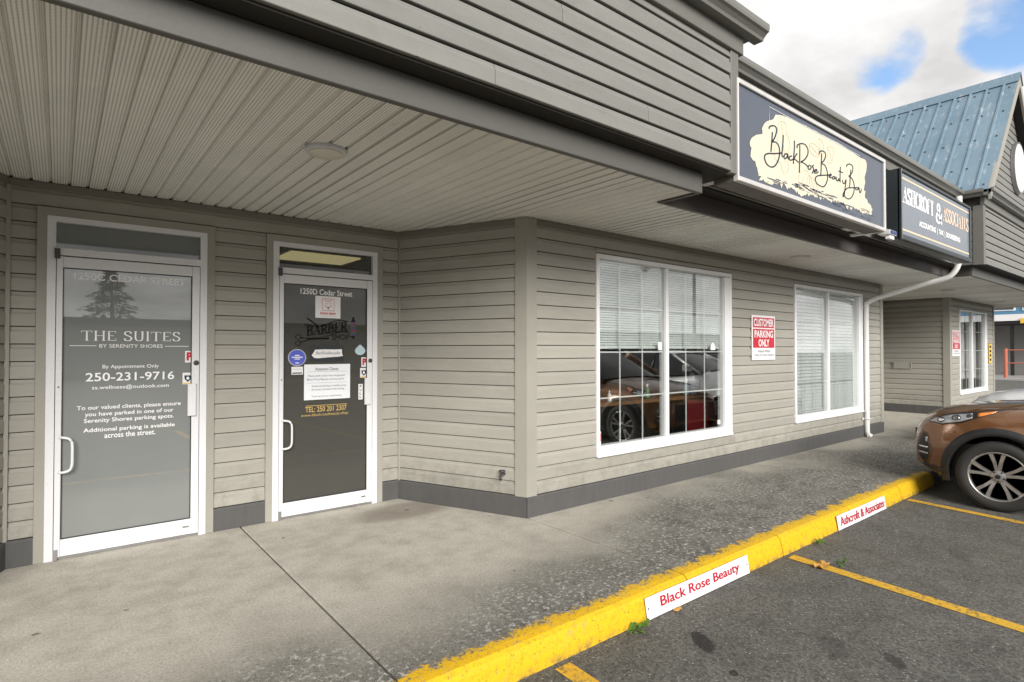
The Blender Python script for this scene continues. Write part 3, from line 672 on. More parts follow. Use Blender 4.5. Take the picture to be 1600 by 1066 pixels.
text('phone_lettering', '250-231-9716', .145, .690, 1.222, 1.284, yl, 'letter_white', L1, .012)
text('email_lettering', 'ss.wellness@outlook.com', .182, .655, 1.158, 1.192, yl, 'letter_white', L1, .006)
for s_, a, b, z in (('To our valued clients, please ensure', .097, .735, 1.013), ('you have parked in one of our', .143, .687, .966), ('Serenity Shores parking spots.', .138, .690, .920), ('Additional parking is available', .135, .696, .853), ('across the street.', .257, .570, .812)):
    text('notice_lettering', s_, a, b, z, z + .038, yl, 'letter_white', L1, .012)
def p_sticker(leaf, x, z):
    k = panel('parking_sticker', x - .028, x + .034, z - .045, z + .045, yl, 'sign_white', leaf)
    text('sticker_letter', 'P', x - .018, x + .022, z - .03, z + .035, yl - .001, 'sign_red', leaf, .06)
def shield_sticker(leaf, x, z):
    panel('shield_sticker', x - .036, x + .036, z - .045, z + .045, yl, 'sign_white', leaf)
    mb = MB().prism_y([(x - .024, z + .024), (x + .024, z + .024), (x + .022, z - .004), (x, z - .028), (x - .022, z - .004)], yl - .001, yl - .0002); mb.build('shield', 'letter_navy', leaf)
    mb = MB(); disc(mb, x, z + .002, .010, .012, yl - .0018, yl - .0012, 12); mb.build('shield_crest', 'paper', leaf)
    panel('sticker_stripe', x - .034, x + .034, z - .042, z - .033, yl - .001, 'yellow_sign', leaf)
p_sticker(L1, .79, 1.394); shield_sticker(L1, .782, 1.225)

L2, gx0, gx1, ly, yp = door(*f2, 2)
text('address_lettering', '1250D Cedar Street', 1.643, 2.116, 1.938, 1.990, yl, 'letter_white', L2, .02)
panel('fox_sticker', 1.774, 2.004, 1.733, 1.929, yl, 'sign_white', L2)
mb = MB(); yy = yl - .001
for seg_ in ([(1.835, 1.905), (1.945, 1.905), (1.945, 1.800), (1.835, 1.800), (1.835, 1.905)], [(1.858, 1.895), (1.872, 1.886), (1.890, 1.884), (1.908, 1.886), (1.922, 1.895)], [(1.868, 1.866), (1.882, 1.860)], [(1.898, 1.860), (1.912, 1.866)], [(1.856, 1.848), (1.874, 1.835), (1.890, 1.822)], [(1.924, 1.848), (1.906, 1.835), (1.890, 1.822), (1.890, 1.805)]):
    mb.ribbon(seg_, lambda a, b: .0045, yy)
mb.add([(1.876, yy, 1.833), (1.904, yy, 1.833), (1.890, yy, 1.814)], [(0, 1, 2)]); mb.build('fox_emblem', 'sign_red', L2)
text('fox_lettering', 'FOXY BOX', 1.818, 1.962, 1.764, 1.783, yy, 'sign_red', L2, .06)
panel('fox_tagline', 1.815, 1.962, 1.749, 1.752, yy, 'tan_line', L2)
serif('barber_lettering', 'BARBER', 1.702, 2.065, 1.572, 1.655, yl, 'letter_black', L2, .24, .09, .14, .135)
text('shop_lettering', 'SHOP', 1.925, 2.090, 1.538, 1.590, yl, 'letter_black', L2, .02)
mb = MB()
mb.ribbon(catmull([(1.675, 1.668), (1.74, 1.665), (1.82, 1.655), (1.92, 1.695), (2.0, 1.715), (2.08, 1.706)], 5), lambda a, b: .010, yl)
mb.ribbon(catmull([(1.70, 1.552), (1.80, 1.555), (1.88, 1.570), (1.96, 1.600), (2.03, 1.612), (2.085, 1.606)], 5), lambda a, b: .008, yl)
mb.ribbon(catmull([(1.70, 1.725), (1.74, 1.70), (1.79, 1.665)], 4), lambda a, b: .013, yl)
mb.build('logo_ribbon', 'letter_black', L2)
mb = MB()
for cz in (1.560, 1.505):
    mb.ribbon([(1.625 + .024 * math.cos(t * PI / 8), cz + .020 * math.sin(t * PI / 8)) for t in range(17)], lambda a, b: .008, yl)
mb.ribbon([(1.645, 1.553), (1.74, 1.543), (1.90, 1.548)], lambda a, b: .010, yl); mb.ribbon([(1.645, 1.512), (1.72, 1.538), (1.90, 1.553)], lambda a, b: .009, yl)
mb.build('scissors_emblem', 'letter_black', L2)
for i in range(7):
    z = 1.578 + i * .0185
    MB().prism_y([(2.104, z), (2.150, z + .012), (2.150, z + .022), (2.104, z + .010)], yl - .0008, yl).build('pole_stripe', ('stripe_blue', 'letter_grey', 'stripe_red')[i % 3], L2)
mb = MB(); disc(mb, 2.127, 1.735, .012, .014, yl - .0008, yl, 12); mb.prism_y([(2.100, 1.706), (2.154, 1.706), (2.140, 1.722), (2.114, 1.722)], yl - .0008, yl); mb.prism_y([(2.100, 1.574), (2.154, 1.574), (2.127, 1.545)], yl - .0008, yl)
mb.build('pole_cap', 'letter_black', L2)
panel('beauty_sticker', 1.732, 2.035, 1.341, 1.484, yl, 'cabinet_black', L2)
pb = [(1.742, 1.398), (1.765, 1.43), (1.77, 1.448), (1.86, 1.452), (1.95, 1.450), (2.018, 1.453), (2.020, 1.41), (2.030, 1.392), (1.99, 1.385), (1.90, 1.380), (1.80, 1.372), (1.765, 1.376)]
MB().prism_y(pb, yl - .0022, yl - .0014).build('brush_patch', 'sign_white', L2)
text('beauty_lettering', 'BlackRoseBeautyBar', 1.778, 2.008, 1.398, 1.432, yl - .003, 'letter_grey', L2, 0, .4)
mb = MB(); disc(mb, 1.617, 1.380, .078, .074, yl - .0008, yl, 28); mb.build('round_badge_rim', 'pale_line', L2)
mb = MB(); disc(mb, 1.617, 1.380, .070, .066, yl - .0018, yl - .001, 28); mb.build('round_badge', 'blue_badge', L2)
for a, b, z in ((1.597, 1.637, 1.394), (1.572, 1.664, 1.378), (1.595, 1.640, 1.363), (1.602, 1.632, 1.328)): panel('badge_print', a, b, z, z + .009, yl - .0026, 'sign_white', L2)
panel('hours_card', 1.570, 1.668, 1.232, 1.300, yl, 'sign_white', L2)
panel('card_print', 1.582, 1.655, 1.276, 1.281, yl - .001, 'pale_line', L2); panel('card_print', 1.577, 1.66, 1.240, 1.250, yl - .001, 'letter_navy', L2)
mb = MB(); mb.prism_y([(2.195 + .052 * math.cos(t * PI / 9) * (1 if math.sin(t * PI / 9) < .2 else .9), 1.442 + (.040 if math.sin(t * PI / 9) > 0 else .044) * math.sin(t * PI / 9) + (.012 if t in (4, 5) else 0)) for t in range(18)], yl - .0008, yl); mb.build('shell_sticker', 'pale_blue', L2)
p_sticker(L2, 2.236, 1.332); shield_sticker(L2, 2.232, 1.232)
panel('notice_sheet', 1.678, 2.098, 1.004, 1.318, yl, 'paper', L2)
text('notice_heading', 'Attention Clients:', 1.775, 1.99, 1.262, 1.290, yl - .001, 'letter_grey', L2, .01)
panel('rule', 1.705, 2.07, 1.252, 1.2535, yl - .001, 'letter_grey', L2); panel('rule', 1.705, 2.07, 1.152, 1.1535, yl - .001, 'letter_grey', L2)
for s_, a, b, z in (('Please park only in the designated', 1.712, 2.045, 1.204), ('Black Rose Beauty parking spots.', 1.705, 2.045, 1.172), ('Additional parking is available along', 1.745, 2.058, 1.112), ('the street and behind the building.', 1.743, 2.045, 1.082), ('Thank you for your understanding.', 1.743, 2.02, 1.022)):
    text('notice_lettering', s_, a, b, z, z + .021, yl - .001, 'letter_grey', L2, .004)
panel('pull_sticker', 2.180, 2.222, .984, 1.128, yl, 'sign_white', L2)
for i, ch in enumerate('PULL'): text('pull_lettering', ch, 2.192, 2.210, 1.095 - i * .033, 1.118 - i * .033, yl - .001, 'letter_black', L2, .02)
panel('rule', 1.695, 2.068, .950, .955, yl, 'letter_gold', L2)
text('phone_lettering', 'TEL: 250 201 2307', 1.690, 2.066, .896, .944, yl, 'letter_gold', L2, .012)
text('web_lettering', 'www.blackrosebeauty.shop', 1.655, 2.082, .852, .884, yl, 'letter_gold', L2, .0, .25)

# ------------------------------------------------------------------ windows
def window(x0, x1, nrow=4):
    y = D2; t = .045
    fr = MB()
    o = .030
    fr.bevbox(x0 + .002, x0 + t, y - o, y + .09, wz0 + .002, wz1 - .002); fr.bevbox(x1 - .13, x1 - .002, y - o + .012, y + .09, wz0 + .05, wz1 - .05); fr.bevbox(x1 - .035, x1 - .002, y - o, y + .09, wz0 + .002, wz1 - .002)
    fr.bevbox(x0 + t + .0005, x1 - .0355, y - o, y + .09, wz1 - .045, wz1 - .002); fr.bevbox(x0 + t + .0005, x1 - .0355, y - o, y + .09, wz0 + .002, wz0 + .050)
    fr.bevbox(x0 + t + .0005, x1 - .0355, y - o + .008, y + .085, wz0 + .0505, wz0 + .098)
    w_ = fr.build('window', 'vinyl', bld)
    MB().bevbox(x0 + .004, x1 - .004, y - o - .012, y - o - .0005, wz0 - .004, wz0 + .028).build('sill', 'vinyl', w_)
    xm = x0 + (x1 - x0) * .473
    gx0_, gx1_ = x0 + .047, x1 - .133; gz0_, gz1_ = wz0 + .10, wz1 - .047
    MB().bevbox(xm - .024, xm + .024, y - .012, y + .08, gz0_, gz1_).build('meeting_stile', 'vinyl', w_)
    for (a, b) in ((gx0_, xm - .024), (xm + .024, gx1_)):
        MB().box(a, b, y + .020, y + .025, gz0_, gz1_).build('pane', 'glass', w_)
        for i in (1, 2):
            x = a + (b - a) * i / 3; MB().box(x - .007, x + .007, y + .030, y + .036, gz0_, gz1_).build('muntin', 'vinyl', w_)
        for i in range(1, nrow):
            z = gz0_ + (gz1_ - gz0_) * i / nrow; MB().box(a, b, y + .0365, y + .042, z - .007, z + .007).build('muntin', 'vinyl', w_)
    return w_
win = [window(*W[0]), window(*W[1]), window(*W3)]
panel('alarm_sticker', 4.045, 4.085, .50, .66, D2 - .018, 'sign_white', win[0]); panel('alarm_sticker_print', 4.05, 4.08, .565, .645, D2 - .0195, 'sign_red', win[0])
panel('pane_tag', 5.03, 5.09, 1.445, 1.53, D2 + .0182, 'sign_white', win[0]); panel('pane_tag', 6.17, 6.225, .555, .605, D2 + .0182, 'sign_white', win[0])
mb = MB(); mb.prism_y([(6.075 + .05 * math.cos(t * PI / 8), 1.445 + .085 * math.sin(t * PI / 8)) for t in range(9)], D2 + .0175, D2 + .0185); mb.build('pane_tag', 'paper', win[0])

# ------------------------------------------------------------------ soffit
PW = 0.1025
sof = MB().box(-6.0, 3.64, 2.395, D1 + .15, ZS + .02, ZS + .05).box(3.64, 11.02, 2.735, D1 + .15, ZS + .02, ZS + .05).box(11.02, 20.6, 2.44, D1 + .15, ZS + .02, ZS + .05).build('soffit', 'soffit', bld)
def panel_mesh(L):
    g_, d_ = .020, .0155
    prof = [(0, d_), (.004, d_), (.009, 0), (PW - .016, 0), (PW - .012, d_ * .6), (PW - .004, d_ * .6), (PW, d_)]
    top = [(x, .016) for x, z in reversed(prof)]
    ring = prof + top
    return MB().loft([[(x, 0, z) for x, z in ring], [(x, L, z) for x, z in ring]]).mesh('soffit_panel', 'soffit')
pm1 = panel_mesh(D1 + .12 - 2.395); pm2 = panel_mesh(D1 + .12 - 2.735); pm3 = panel_mesh(D1 + .12 - 2.442)
x = -5.9
while x < 20.5:
    mid = 3.66 <= x + PW / 2 < 10.98
    far_ = x + PW / 2 >= 10.98
    put(pm2 if mid else (pm3 if far_ else pm1), 'soffit_panel', sof, (x, 2.735 if mid else (2.442 if far_ else 2.395), ZS + random.uniform(0, .0012))); x += PW
# ------------------------------------------------------------------ canopy: beams, clad boxes, gutters
def beam(x0, x1, y, mat): return MB().bevbox(x0, x1, y, y + .036, ZS - .012, 2.735, .004).build('canopy_beam', mat, bld)
beam(-6.0, 3.655, 2.355, 'beam'); beam(3.62, 11.03, 2.695, 'dark_beam'); beam(11.0, 20.5, 2.40, 'beam')
MB().box(3.62, 3.656, 2.392, 2.694, ZS - .012, 2.735).build('canopy_beam', 'dark_beam', bld)
MB().box(11.0, 11.036, 2.437, 2.694, ZS - .012, 2.735).build('canopy_beam', 'dark_beam', bld)
def clad_box(x0, x1, y, post_l, post_r, name='canopy_fascia'):
    f_ = MB().box(x0, x1, y + .001, 2.95, 2.738, 3.76).build(name, 'soffit_shadow_board', bld)
    a, b = x0 + (.10 if post_l else 0), x1 - (.10 if post_r else 0)
    for i in range(8):
        h = CH if i < 7 else 3.634 - (2.738 + 7 * CH)
        xa = a
        while xa < b - .01:
            xb = min(b, xa + random.uniform(2.4, 4.2)); xb = b if b - xb < .8 else xb
            put(board_mesh(xb - xa, h, mat='upper_siding', out=.026), 'siding_board', f_, (xa, y + random.uniform(-.0015, .0015), 2.738 + i * CH)); xa = xb
    if post_l: MB().bevbox(x0 - .004, x0 + .098, y - .030, y + .02, 2.735, 3.633).build('corner_post', 'fascia', f_)
    if post_r: MB().bevbox(x1 - .098, x1 + .004, y - .030, y + .02, 2.735, 3.633).build('corner_post', 'fascia', f_)
    MB().bevbox(x0 - .02, x1 + .05 if post_r else x1, y - .045, y + .01, 3.635, 3.765).build('fascia_board', 'fascia', f_)
    return f_
YP, YM, YR = 2.240, 2.560, 2.255
fa = clad_box(-6.0, 3.90, YP, False, True)
fm = clad_box(3.905, 10.865, YM, False, False)
fr_ = clad_box(10.87, 20.4, YR, True, False)
MB().box(3.885, 3.903, YP + .03, YM + .3, 2.736, 3.64).build('side_cladding', 'fascia', fa)
for i in range(7):   # the short return of the far porch, its siding seen end-on
    MB().box(10.852, 10.868, YR + .10, YM + .2, 2.745 + i * CH, 2.745 + i * CH + CH - .012).build('siding_board', 'fascia', fr_)
MB().bevbox(10.846, 10.866, YR - .028, YR + .10, 2.736, 3.633, .002).build('corner_post', 'fascia', fr_)
GP = [(0, 0), (-.070, 0), (-.078, .020), (-.100, .042), (-.118, .052), (-.122, .072), (-.122, .104), (-.112, .104), (-.112, .098), (-.004, .098), (0, .10)]
def gutter_x(x0, x1, y, z, par): return MB().extrude_x([(y + a, z + b) for a, b in GP], x0, x1).build('gutter', 'gutter', par)
gutter_x(-6.0, 4.10, YP - .046, 3.758, fa); gutter_x(4.0, 10.80, YM - .012, 3.758, fm); gutter_x(10.76, 20.4, YR - .046, 3.758, fr_)
MB().loft([[(10.87 - .02 + a, yy_, 3.758 + b) for a, b in GP] for yy_ in (YR - .05, YM + .1)]).build('gutter', 'gutter', fr_)
MB().loft([[(3.95 - a, yy_, 3.758 + b) for a, b in GP] for yy_ in (YP - .05, YM + .1)]).build('gutter', 'gutter', fa)
MB().box(-6, 20.4, 2.56, 10.0, 3.765, 3.86).build('unseen_roof_cap', 'roof_grey', bld)  # unseen roof slab, added to keep sun from leaking into the soffit
MB().box(-6, 20.4, 2.97, 10.0, 2.66, 2.70).build('ceiling_deck', 'interior_dark', bld)
MB().box(-6, 20.4, 9.9, 10.0, 0, 3.76).build('wall', 'siding', bld)
# far porch gable with its blue metal roof
AX, AZ, EX = 12.81, 6.16, 10.76
sl_ = (AZ - 3.85) / (AX - EX)
roof = MB()
for sgn in (-1, 1):
    roof.loft([[(AX + sgn * (AX - EX) * t, yy_, AZ - (AZ - 3.85) * t - .05 * k) for t, k in ((0, 0), (1, 0), (1, 1), (0, 1))] for yy_ in (2.16, 8.0)])
roof = roof.build('gable_roof', 'dark_wall', bld)
nrm = Vector((-sl_, 0, 1)).normalized(); u_ = Vector((-1, 0, -sl_)).normalized(); LR = (AX - EX) * math.sqrt(1 + sl_ * sl_)
pw = .228
rp = [(0, .004), (.155, .004), (.166, .026), (.190, .026), (.201, .004), (pw, .004)]
for sgn in (-1, 1):
    rings = []
    for t in (0.0, LR + .02):
        c_ = Vector((AX, 0, AZ)) + Vector((u_.x * -sgn, 0, u_.z)) * t; nn = Vector((nrm.x * -sgn, 0, nrm.z))
        rings.append([tuple(c_ + nn * h + Vector((0, a, 0))) for a, h in rp] + [tuple(c_ + nn * (h - .003) + Vector((0, a, 0))) for a, h in reversed(rp)])
    pmsh = MB().loft(rings).mesh('roof_sheet', 'blue_roof')
    sc_ = MB()
    for t in (.35, 1.05, 1.75, 2.5, LR - .1):
        c_ = Vector((AX, .11, AZ)) + Vector((u_.x * -sgn, 0, u_.z)) * t; nn = Vector((nrm.x * -sgn, 0, nrm.z))
        sc_.box(c_.x + nn.x * .006 - .011, c_.x + nn.x * .006 + .011, .10, .122, c_.z + nn.z * .006 - .011, c_.z + nn.z * .006 + .012)
    smsh = sc_.mesh('roof_screw', 'dark_grey')
    k = 0; yy_ = 2.12
    while yy_ < 7.9:
        o = put(pmsh, 'roof_sheet', roof, (0, yy_, 0))
        if sgn == -1: put(smsh, 'roof_screw', roof, (0, yy_ + random.uniform(-.03, .03), random.uniform(-.0, .0)))
        yy_ += pw
MB().prism_y([(AX - .17, AZ - .17 * sl_ + .035), (AX, AZ + .045), (AX + .17, AZ - .17 * sl_ + .035), (AX + .16, AZ - .17 * sl_ + .03), (AX, AZ + .03), (AX - .16, AZ - .17 * sl_ + .03)], 2.10, 8.0).build('ridge_cap', 'blue_roof', roof)
gw = MB().prism_y([(EX + .25, 3.87), (AX, AZ - .13), (2 * AX - EX - .25, 3.87)], 2.30, 2.36).build('gable_wall', 'sheath', bld)
z = 3.87; i = 0
while z < AZ - .3:
    hw = (AZ - .10 - z) / sl_ - .06; hw2 = (AZ - .10 - z - CH) / sl_ - .06
    c = CH - .026
    MB().loft([[(AX - hw, 2.29, z), (AX + hw, 2.29, z), (AX + hw, 2.275, z), (AX - hw, 2.275, z)], [(AX - hw2, 2.29, z + c), (AX + hw2, 2.29, z + c), (AX + hw2, 2.277, z + c), (AX - hw2, 2.277, z + c)],
               [(AX - hw2, 2.298, z + CH - .002), (AX + hw2, 2.298, z + CH - .002), (AX + hw2, 2.288, z + CH - .002), (AX - hw2, 2.288, z + CH - .002)]]).build('siding_board', 'upper_siding', gw)
    z += CH
for sgn in (-1, 1):
    MB().prism_y([(AX, AZ - .01), (AX, AZ - .20), (AX + sgn * (AX - EX), 3.85 - .17), (AX + sgn * (AX - EX), 3.85 + .01)], 2.115, 2.15).build('rake_board', 'trim', roof)
rs = thing('gable_sign', 'round white sign on the gable of the far porch', 'sign', (13.3, 2.27, 4.1))
mb = MB(); disc(mb, 13.33, 4.68, .43, .43, 2.215, 2.262, 36); mb.build('panel', 'sign_white', rs)
mb = MB()
for t in range(36):
    a0, a1 = 2 * PI * t / 36, 2 * PI * (t + 1) / 36
    mb.loft([[(13.33 + r * math.cos(a), yy_, 4.68 + r * math.sin(a)) for r, yy_ in ((.42, 2.212), (.45, 2.212), (.45, 2.27), (.42, 2.27))] for a in (a0, a1)], True, False)
mb.build('rim', 'steel', rs)

# ------------------------------------------------------------------ sign cabinets
SCRIPT=[[(0.475,0.497),(0.49,0.517),(0.532,0.535),(0.577,0.541),(0.6,0.52),(0.586,0.476),(0.55,0.427),(0.523,0.408)],
[(0.531,0.484),(0.523,0.425),(0.514,0.366),(0.506,0.321)],
[(0.53,0.406),(0.585,0.415),(0.627,0.401),(0.647,0.362),(0.638,0.307),(0.601,0.251),(0.552,0.214),(0.494,0.2),(0.438,0.212),(0.407,0.244),(0.411,0.273),(0.458,0.297),(0.544,0.315),(0.622,0.334),(0.682,0.35)],
[(0.709,0.503),(0.704,0.448),(0.693,0.387),(0.686,0.336),(0.702,0.32)],
[(0.774,0.365),(0.739,0.353),(0.718,0.329),(0.732,0.315),(0.767,0.334),(0.784,0.362),(0.788,0.334),(0.804,0.324)],
[(0.857,0.363),(0.821,0.351),(0.808,0.331),(0.829,0.322),(0.871,0.338)],
[(0.902,0.501),(0.9,0.433),(0.888,0.37),(0.881,0.303)],
[(0.882,0.338),(0.931,0.389),(0.953,0.404)],
[(0.899,0.347),(0.941,0.341),(0.973,0.332)],
[(0.998,0.485),(0.996,0.403),(0.991,0.321),(0.987,0.249)],
[(0.95,0.449),(0.955,0.475),(1.02,0.503),(1.098,0.512),(1.147,0.482),(1.141,0.434),(1.084,0.381),(1.017,0.346),(1.05,0.348),(1.117,0.341),(1.155,0.323)],
[(1.178,0.354),(1.151,0.333),(1.155,0.315),(1.184,0.317),(1.208,0.339),(1.192,0.354)],
[(1.255,0.369),(1.231,0.351),(1.254,0.338),(1.242,0.309),(1.223,0.29)],
[(1.277,0.316),(1.317,0.332),(1.308,0.341),(1.277,0.327),(1.27,0.304),(1.312,0.31),(1.348,0.33)],
[(1.417,0.504),(1.41,0.439),(1.402,0.362),(1.393,0.301)],
[(1.363,0.487),(1.376,0.511),(1.425,0.53),(1.481,0.529),(1.497,0.5),(1.459,0.449),(1.415,0.418),(1.483,0.411),(1.527,0.365),(1.535,0.313),(1.509,0.259),(1.454,0.216),(1.381,0.209),(1.31,0.222),(1.287,0.255),(1.323,0.285),(1.408,0.308),(1.518,0.331),(1.569,0.343)],
[(1.568,0.33),(1.612,0.349),(1.602,0.358),(1.574,0.342),(1.576,0.322),(1.619,0.328)],
[(1.671,0.349),(1.637,0.334),(1.644,0.32),(1.678,0.331),(1.691,0.351),(1.696,0.326)],
[(1.723,0.354),(1.722,0.326),(1.748,0.322),(1.775,0.347),(1.78,0.325)],
[(1.812,0.466),(1.803,0.386),(1.804,0.319)],
[(1.769,0.418),(1.87,0.421)],
[(1.855,0.351),(1.868,0.325),(1.901,0.327),(1.937,0.366),(1.916,0.294),(1.893,0.222),(1.865,0.194),(1.871,0.224),(1.921,0.272)],
[(2.051,0.486),(2.035,0.407),(2.019,0.324),(2.005,0.31)],
[(1.949,0.494),(1.969,0.518),(2.039,0.537),(2.095,0.523),(2.088,0.475),(2.036,0.431),(2.002,0.413),(2.078,0.404),(2.125,0.354),(2.117,0.283),(2.059,0.221),(1.988,0.194),(1.919,0.198),(1.893,0.222),(1.907,0.258),(1.977,0.296),(2.09,0.319),(2.162,0.332)],
[(2.2,0.345),(2.162,0.328),(2.17,0.314),(2.205,0.324),(2.226,0.349),(2.229,0.324)],
[(2.25,0.348),(2.249,0.318),(2.278,0.305),(2.303,0.345)]]
BLOB=[[(0.588,0.638),(0.668,0.655),(0.852,0.671),(1.158,0.677),(1.489,0.677),(1.877,0.677),(2.258,0.653),(2.362,0.655),(2.438,0.641),(2.436,0.556),(2.388,0.474),(2.402,0.429),(2.369,0.351),(2.428,0.265),(2.52,0.232),(2.566,0.178),(2.533,0.124),(2.409,0.13),(2.318,0.104),(2.171,0.129),(2,0.114),(1.89,0.125),(1.73,0.127),(1.526,0.116),(1.331,0.104),(1.146,0.083),(1.012,0.066),(0.883,0.079),(0.758,0.086),(0.658,0.078),(0.502,0.074),(0.389,0.076),(0.316,0.063),(0.344,0.105),(0.299,0.119),(0.282,0.167),(0.246,0.196),(0.203,0.219),(0.195,0.258),(0.187,0.311),(0.214,0.362),(0.285,0.402),(0.376,0.433),(0.373,0.475),(0.424,0.534),(0.5,0.572),(0.549,0.594)]]
FLOWER=[[(0.647,0.59),(0.697,0.612),(0.757,0.598),(0.763,0.54),(0.807,0.491),(0.823,0.435),(0.794,0.37),(0.793,0.27),(0.798,0.227),(0.75,0.208),(0.72,0.192),(0.69,0.211),(0.661,0.263),(0.602,0.27),(0.559,0.3),(0.564,0.358),(0.604,0.415),(0.625,0.488),(0.616,0.543),(0.647,0.59)],
[(0.686,0.59),(0.704,0.467),(0.742,0.28)],
[(1.177,0.536),(1.247,0.557),(1.341,0.541),(1.376,0.495),(1.339,0.456),(1.245,0.457),(1.188,0.486),(1.177,0.536)],
[(1.189,0.528),(1.269,0.504),(1.363,0.471)],
[(1.366,0.632),(1.438,0.606),(1.461,0.535),(1.412,0.503),(1.377,0.549),(1.366,0.632)],
[(1.537,0.585),(1.651,0.616),(1.657,0.556),(1.622,0.472),(1.571,0.445),(1.529,0.463),(1.548,0.522),(1.537,0.585)],
[(1.561,0.579),(1.598,0.522),(1.584,0.458)],
[(0.982,0.228),(1.06,0.284),(1.15,0.286),(1.125,0.193),(1.057,0.125),(0.98,0.111),(0.97,0.175),(0.982,0.228)],
[(1.116,0.274),(1.058,0.202),(0.991,0.128)],
[(1.172,0.264),(1.264,0.24),(1.321,0.187),(1.308,0.122),(1.238,0.131),(1.182,0.193),(1.172,0.264)],
[(1.194,0.248),(1.251,0.185),(1.297,0.13)]]
LINE=[[(0.485,0.568),(0.487,0.673),(2.273,0.666)],
[(2.257,0.639),(2.244,0.117)]]

SX, SZ = 3.87, 2.69
sg = thing('sign_cabinet', 'navy sign cabinet with cream brush patch and black script lettering next to the siding post', 'sign', (5.3, 2.3, 2.69), 'sign cabinets hung along the canopy')
MB().box(SX + .005, 6.785, 2.222, 2.40, 2.694, 3.445).build('cabinet', 'cabinet_under', sg)
MB().box(SX + .02, 6.77, 2.2125, 2.2215, 2.71, 3.43).build('face', 'navy', sg)
fr2 = MB(); t = .028
fr2.bevbox(SX, SX + t * .6, 2.196, 2.235, 2.69, 3.45); fr2.bevbox(6.79 - t * 1.4, 6.79, 2.196, 2.235, 2.69, 3.45); fr2.bevbox(SX + t * .6, 6.79 - t * 1.4, 2.196, 2.235, 3.45 - t * 1.3, 3.45); fr2.bevbox(SX + t * .6, 6.79 - t * 1.4, 2.196, 2.235, 2.69, 2.69 + t * 1.3)
fr2.build('retainer_frame', 'cabinet_grey', sg)
def jag(pts, amp, step=.012, skip=None):
    out = []
    for i in range(len(pts)):
        a, b = pts[i], pts[(i + 1) % len(pts)]; n = max(1, int(math.dist(a, b) / step))
        for k in range(n):
            t_ = k / n; x_, z_ = a[0] + (b[0] - a[0]) * t_, a[1] + (b[1] - a[1]) * t_
            q = amp if not (skip and skip(x_, z_)) else amp * .12
            x_ += mnoise.noise(Vector((x_ * 30, z_ * 30, 1))) * q; z_ += mnoise.noise(Vector((x_ * 30, z_ * 30, 9))) * q
            out.append((x_, z_))
    return out
def fan(pts, y, cx, cz):
    from mathutils.geometry import tessellate_polygon
    tri = tessellate_polygon([[Vector((a, b, 0)) for a, b in pts]])
    return MB().add([(a, y, b) for a, b in pts], [tuple(t_) for t_ in tri])
bl = jag(catmull(BLOB[0] + [BLOB[0][0]], 3)[:-1], .045, skip=lambda x_, z_: z_ > .30 + x_ * .02)
bl = [(SX + a, SZ + b) for a, b in bl]
fan(bl, 2.2105, SX + 1.35, SZ + .33).build('brush_patch', 'cream', sg)
mb = MB()
random.seed(11)
for i in range(60):    # dry-brush splatter along the lower edge
    t_ = random.random(); x_ = SX + .55 + 2.0 * t_; z_ = SZ + .075 + .035 * math.sin(t_ * 5) + random.uniform(0, .09) * (0.4 + t_)
    l_ = random.uniform(.02, .11); h_ = random.uniform(.002, .007)
    pts_ = [(x_ + l_ * math.cos(k * PI / 5) * (1 + .3 * random.random()), z_ + h_ * math.sin(k * PI / 5) + .25 * h_ * random.random()) for k in range(10)]
    v0 = len(mb.v); mb.add([(a, 2.2095, b) for a, b in pts_], [tuple(range(10))])
mb.build('brush_splatter', 'navy', sg)
for st in FLOWER: MB().ribbon([(SX + a, SZ + b) for a, b in catmull(st, 4)], lambda a, b: .006, 2.2088).build('petal_line', 'tan_line', sg)
mb = MB()
for st in LINE: mb.ribbon([(SX + a, SZ + b) for a, b in st], lambda a, b: .007, 2.2092)
mb.build('border_line', 'pale_line', sg)
mb = MB()
for st in SCRIPT: mb.ribbon([(SX + a, SZ + b) for a, b in catmull(st, 5)], lambda a, b: .0085 + .010 * abs(b), 2.2078)
mb.build('script_lettering', 'letter_navy', sg)
for x_ in (3.80, 6.55): MB().box(x_ + .02, x_ + .20, 2.401, 2.555, 2.745, 2.80).build('bracket', 'pipe', sg)

sg2 = thing('sign_cabinet', 'black sign cabinet with white serif accounting lettering and gold rules', 'sign', (8.65, 2.3, 2.68), 'sign cabinets hung along the canopy')
X0, X1, Z0, Z1 = 7.26, 10.03, 2.675, 3.462
MB().box(X0, X1, 2.222, 2.36, Z0, Z1).build('cabinet', 'cabinet_black', sg2)
MB().box(X0 + .02, X1 - .02, 2.2125, 2.2215, Z0 + .02, Z1 - .02).build('face', 'slate', sg2)
fr3 = MB(); t = .035
for a in ((X0, X0 + t * .5, Z0, Z1), (X1 - t, X1, Z0, Z1), (X0 + t * .5, X1 - t, Z1 - t, Z1), (X0 + t * .5, X1 - t, Z0, Z0 + t * 1.6)): fr3.bevbox(a[0], a[1], 2.196, 2.235, a[2], a[3])
fr3.build('retainer_frame', 'cabinet_black', sg2)
yy_ = 2.2105
serif('firm_lettering', 'ASHCROFT', X0 + .09, X0 + 1.16, Z0 + .425, Z0 + .60, yy_, 'letter_white', sg2, .24, .07, .12)
serif('firm_lettering', '&', X0 + 1.24, X0 + 1.50, Z0 + .365, Z0 + .60, yy_, 'letter_white', sg2, .22, .09)
serif('firm_lettering', 'ASSOCIATES', X0 + 1.55, X0 + 2.68, Z0 + .425, Z0 + .595, yy_, 'rose_gold', sg2, .22, .06, .09)
text('services_lettering', 'ACCOUNTING  |  TAX  |  BOOKKEEPING', X0 + .62, X0 + 2.28, Z0 + .205, Z0 + .29, yy_, 'letter_white', sg2, .045)
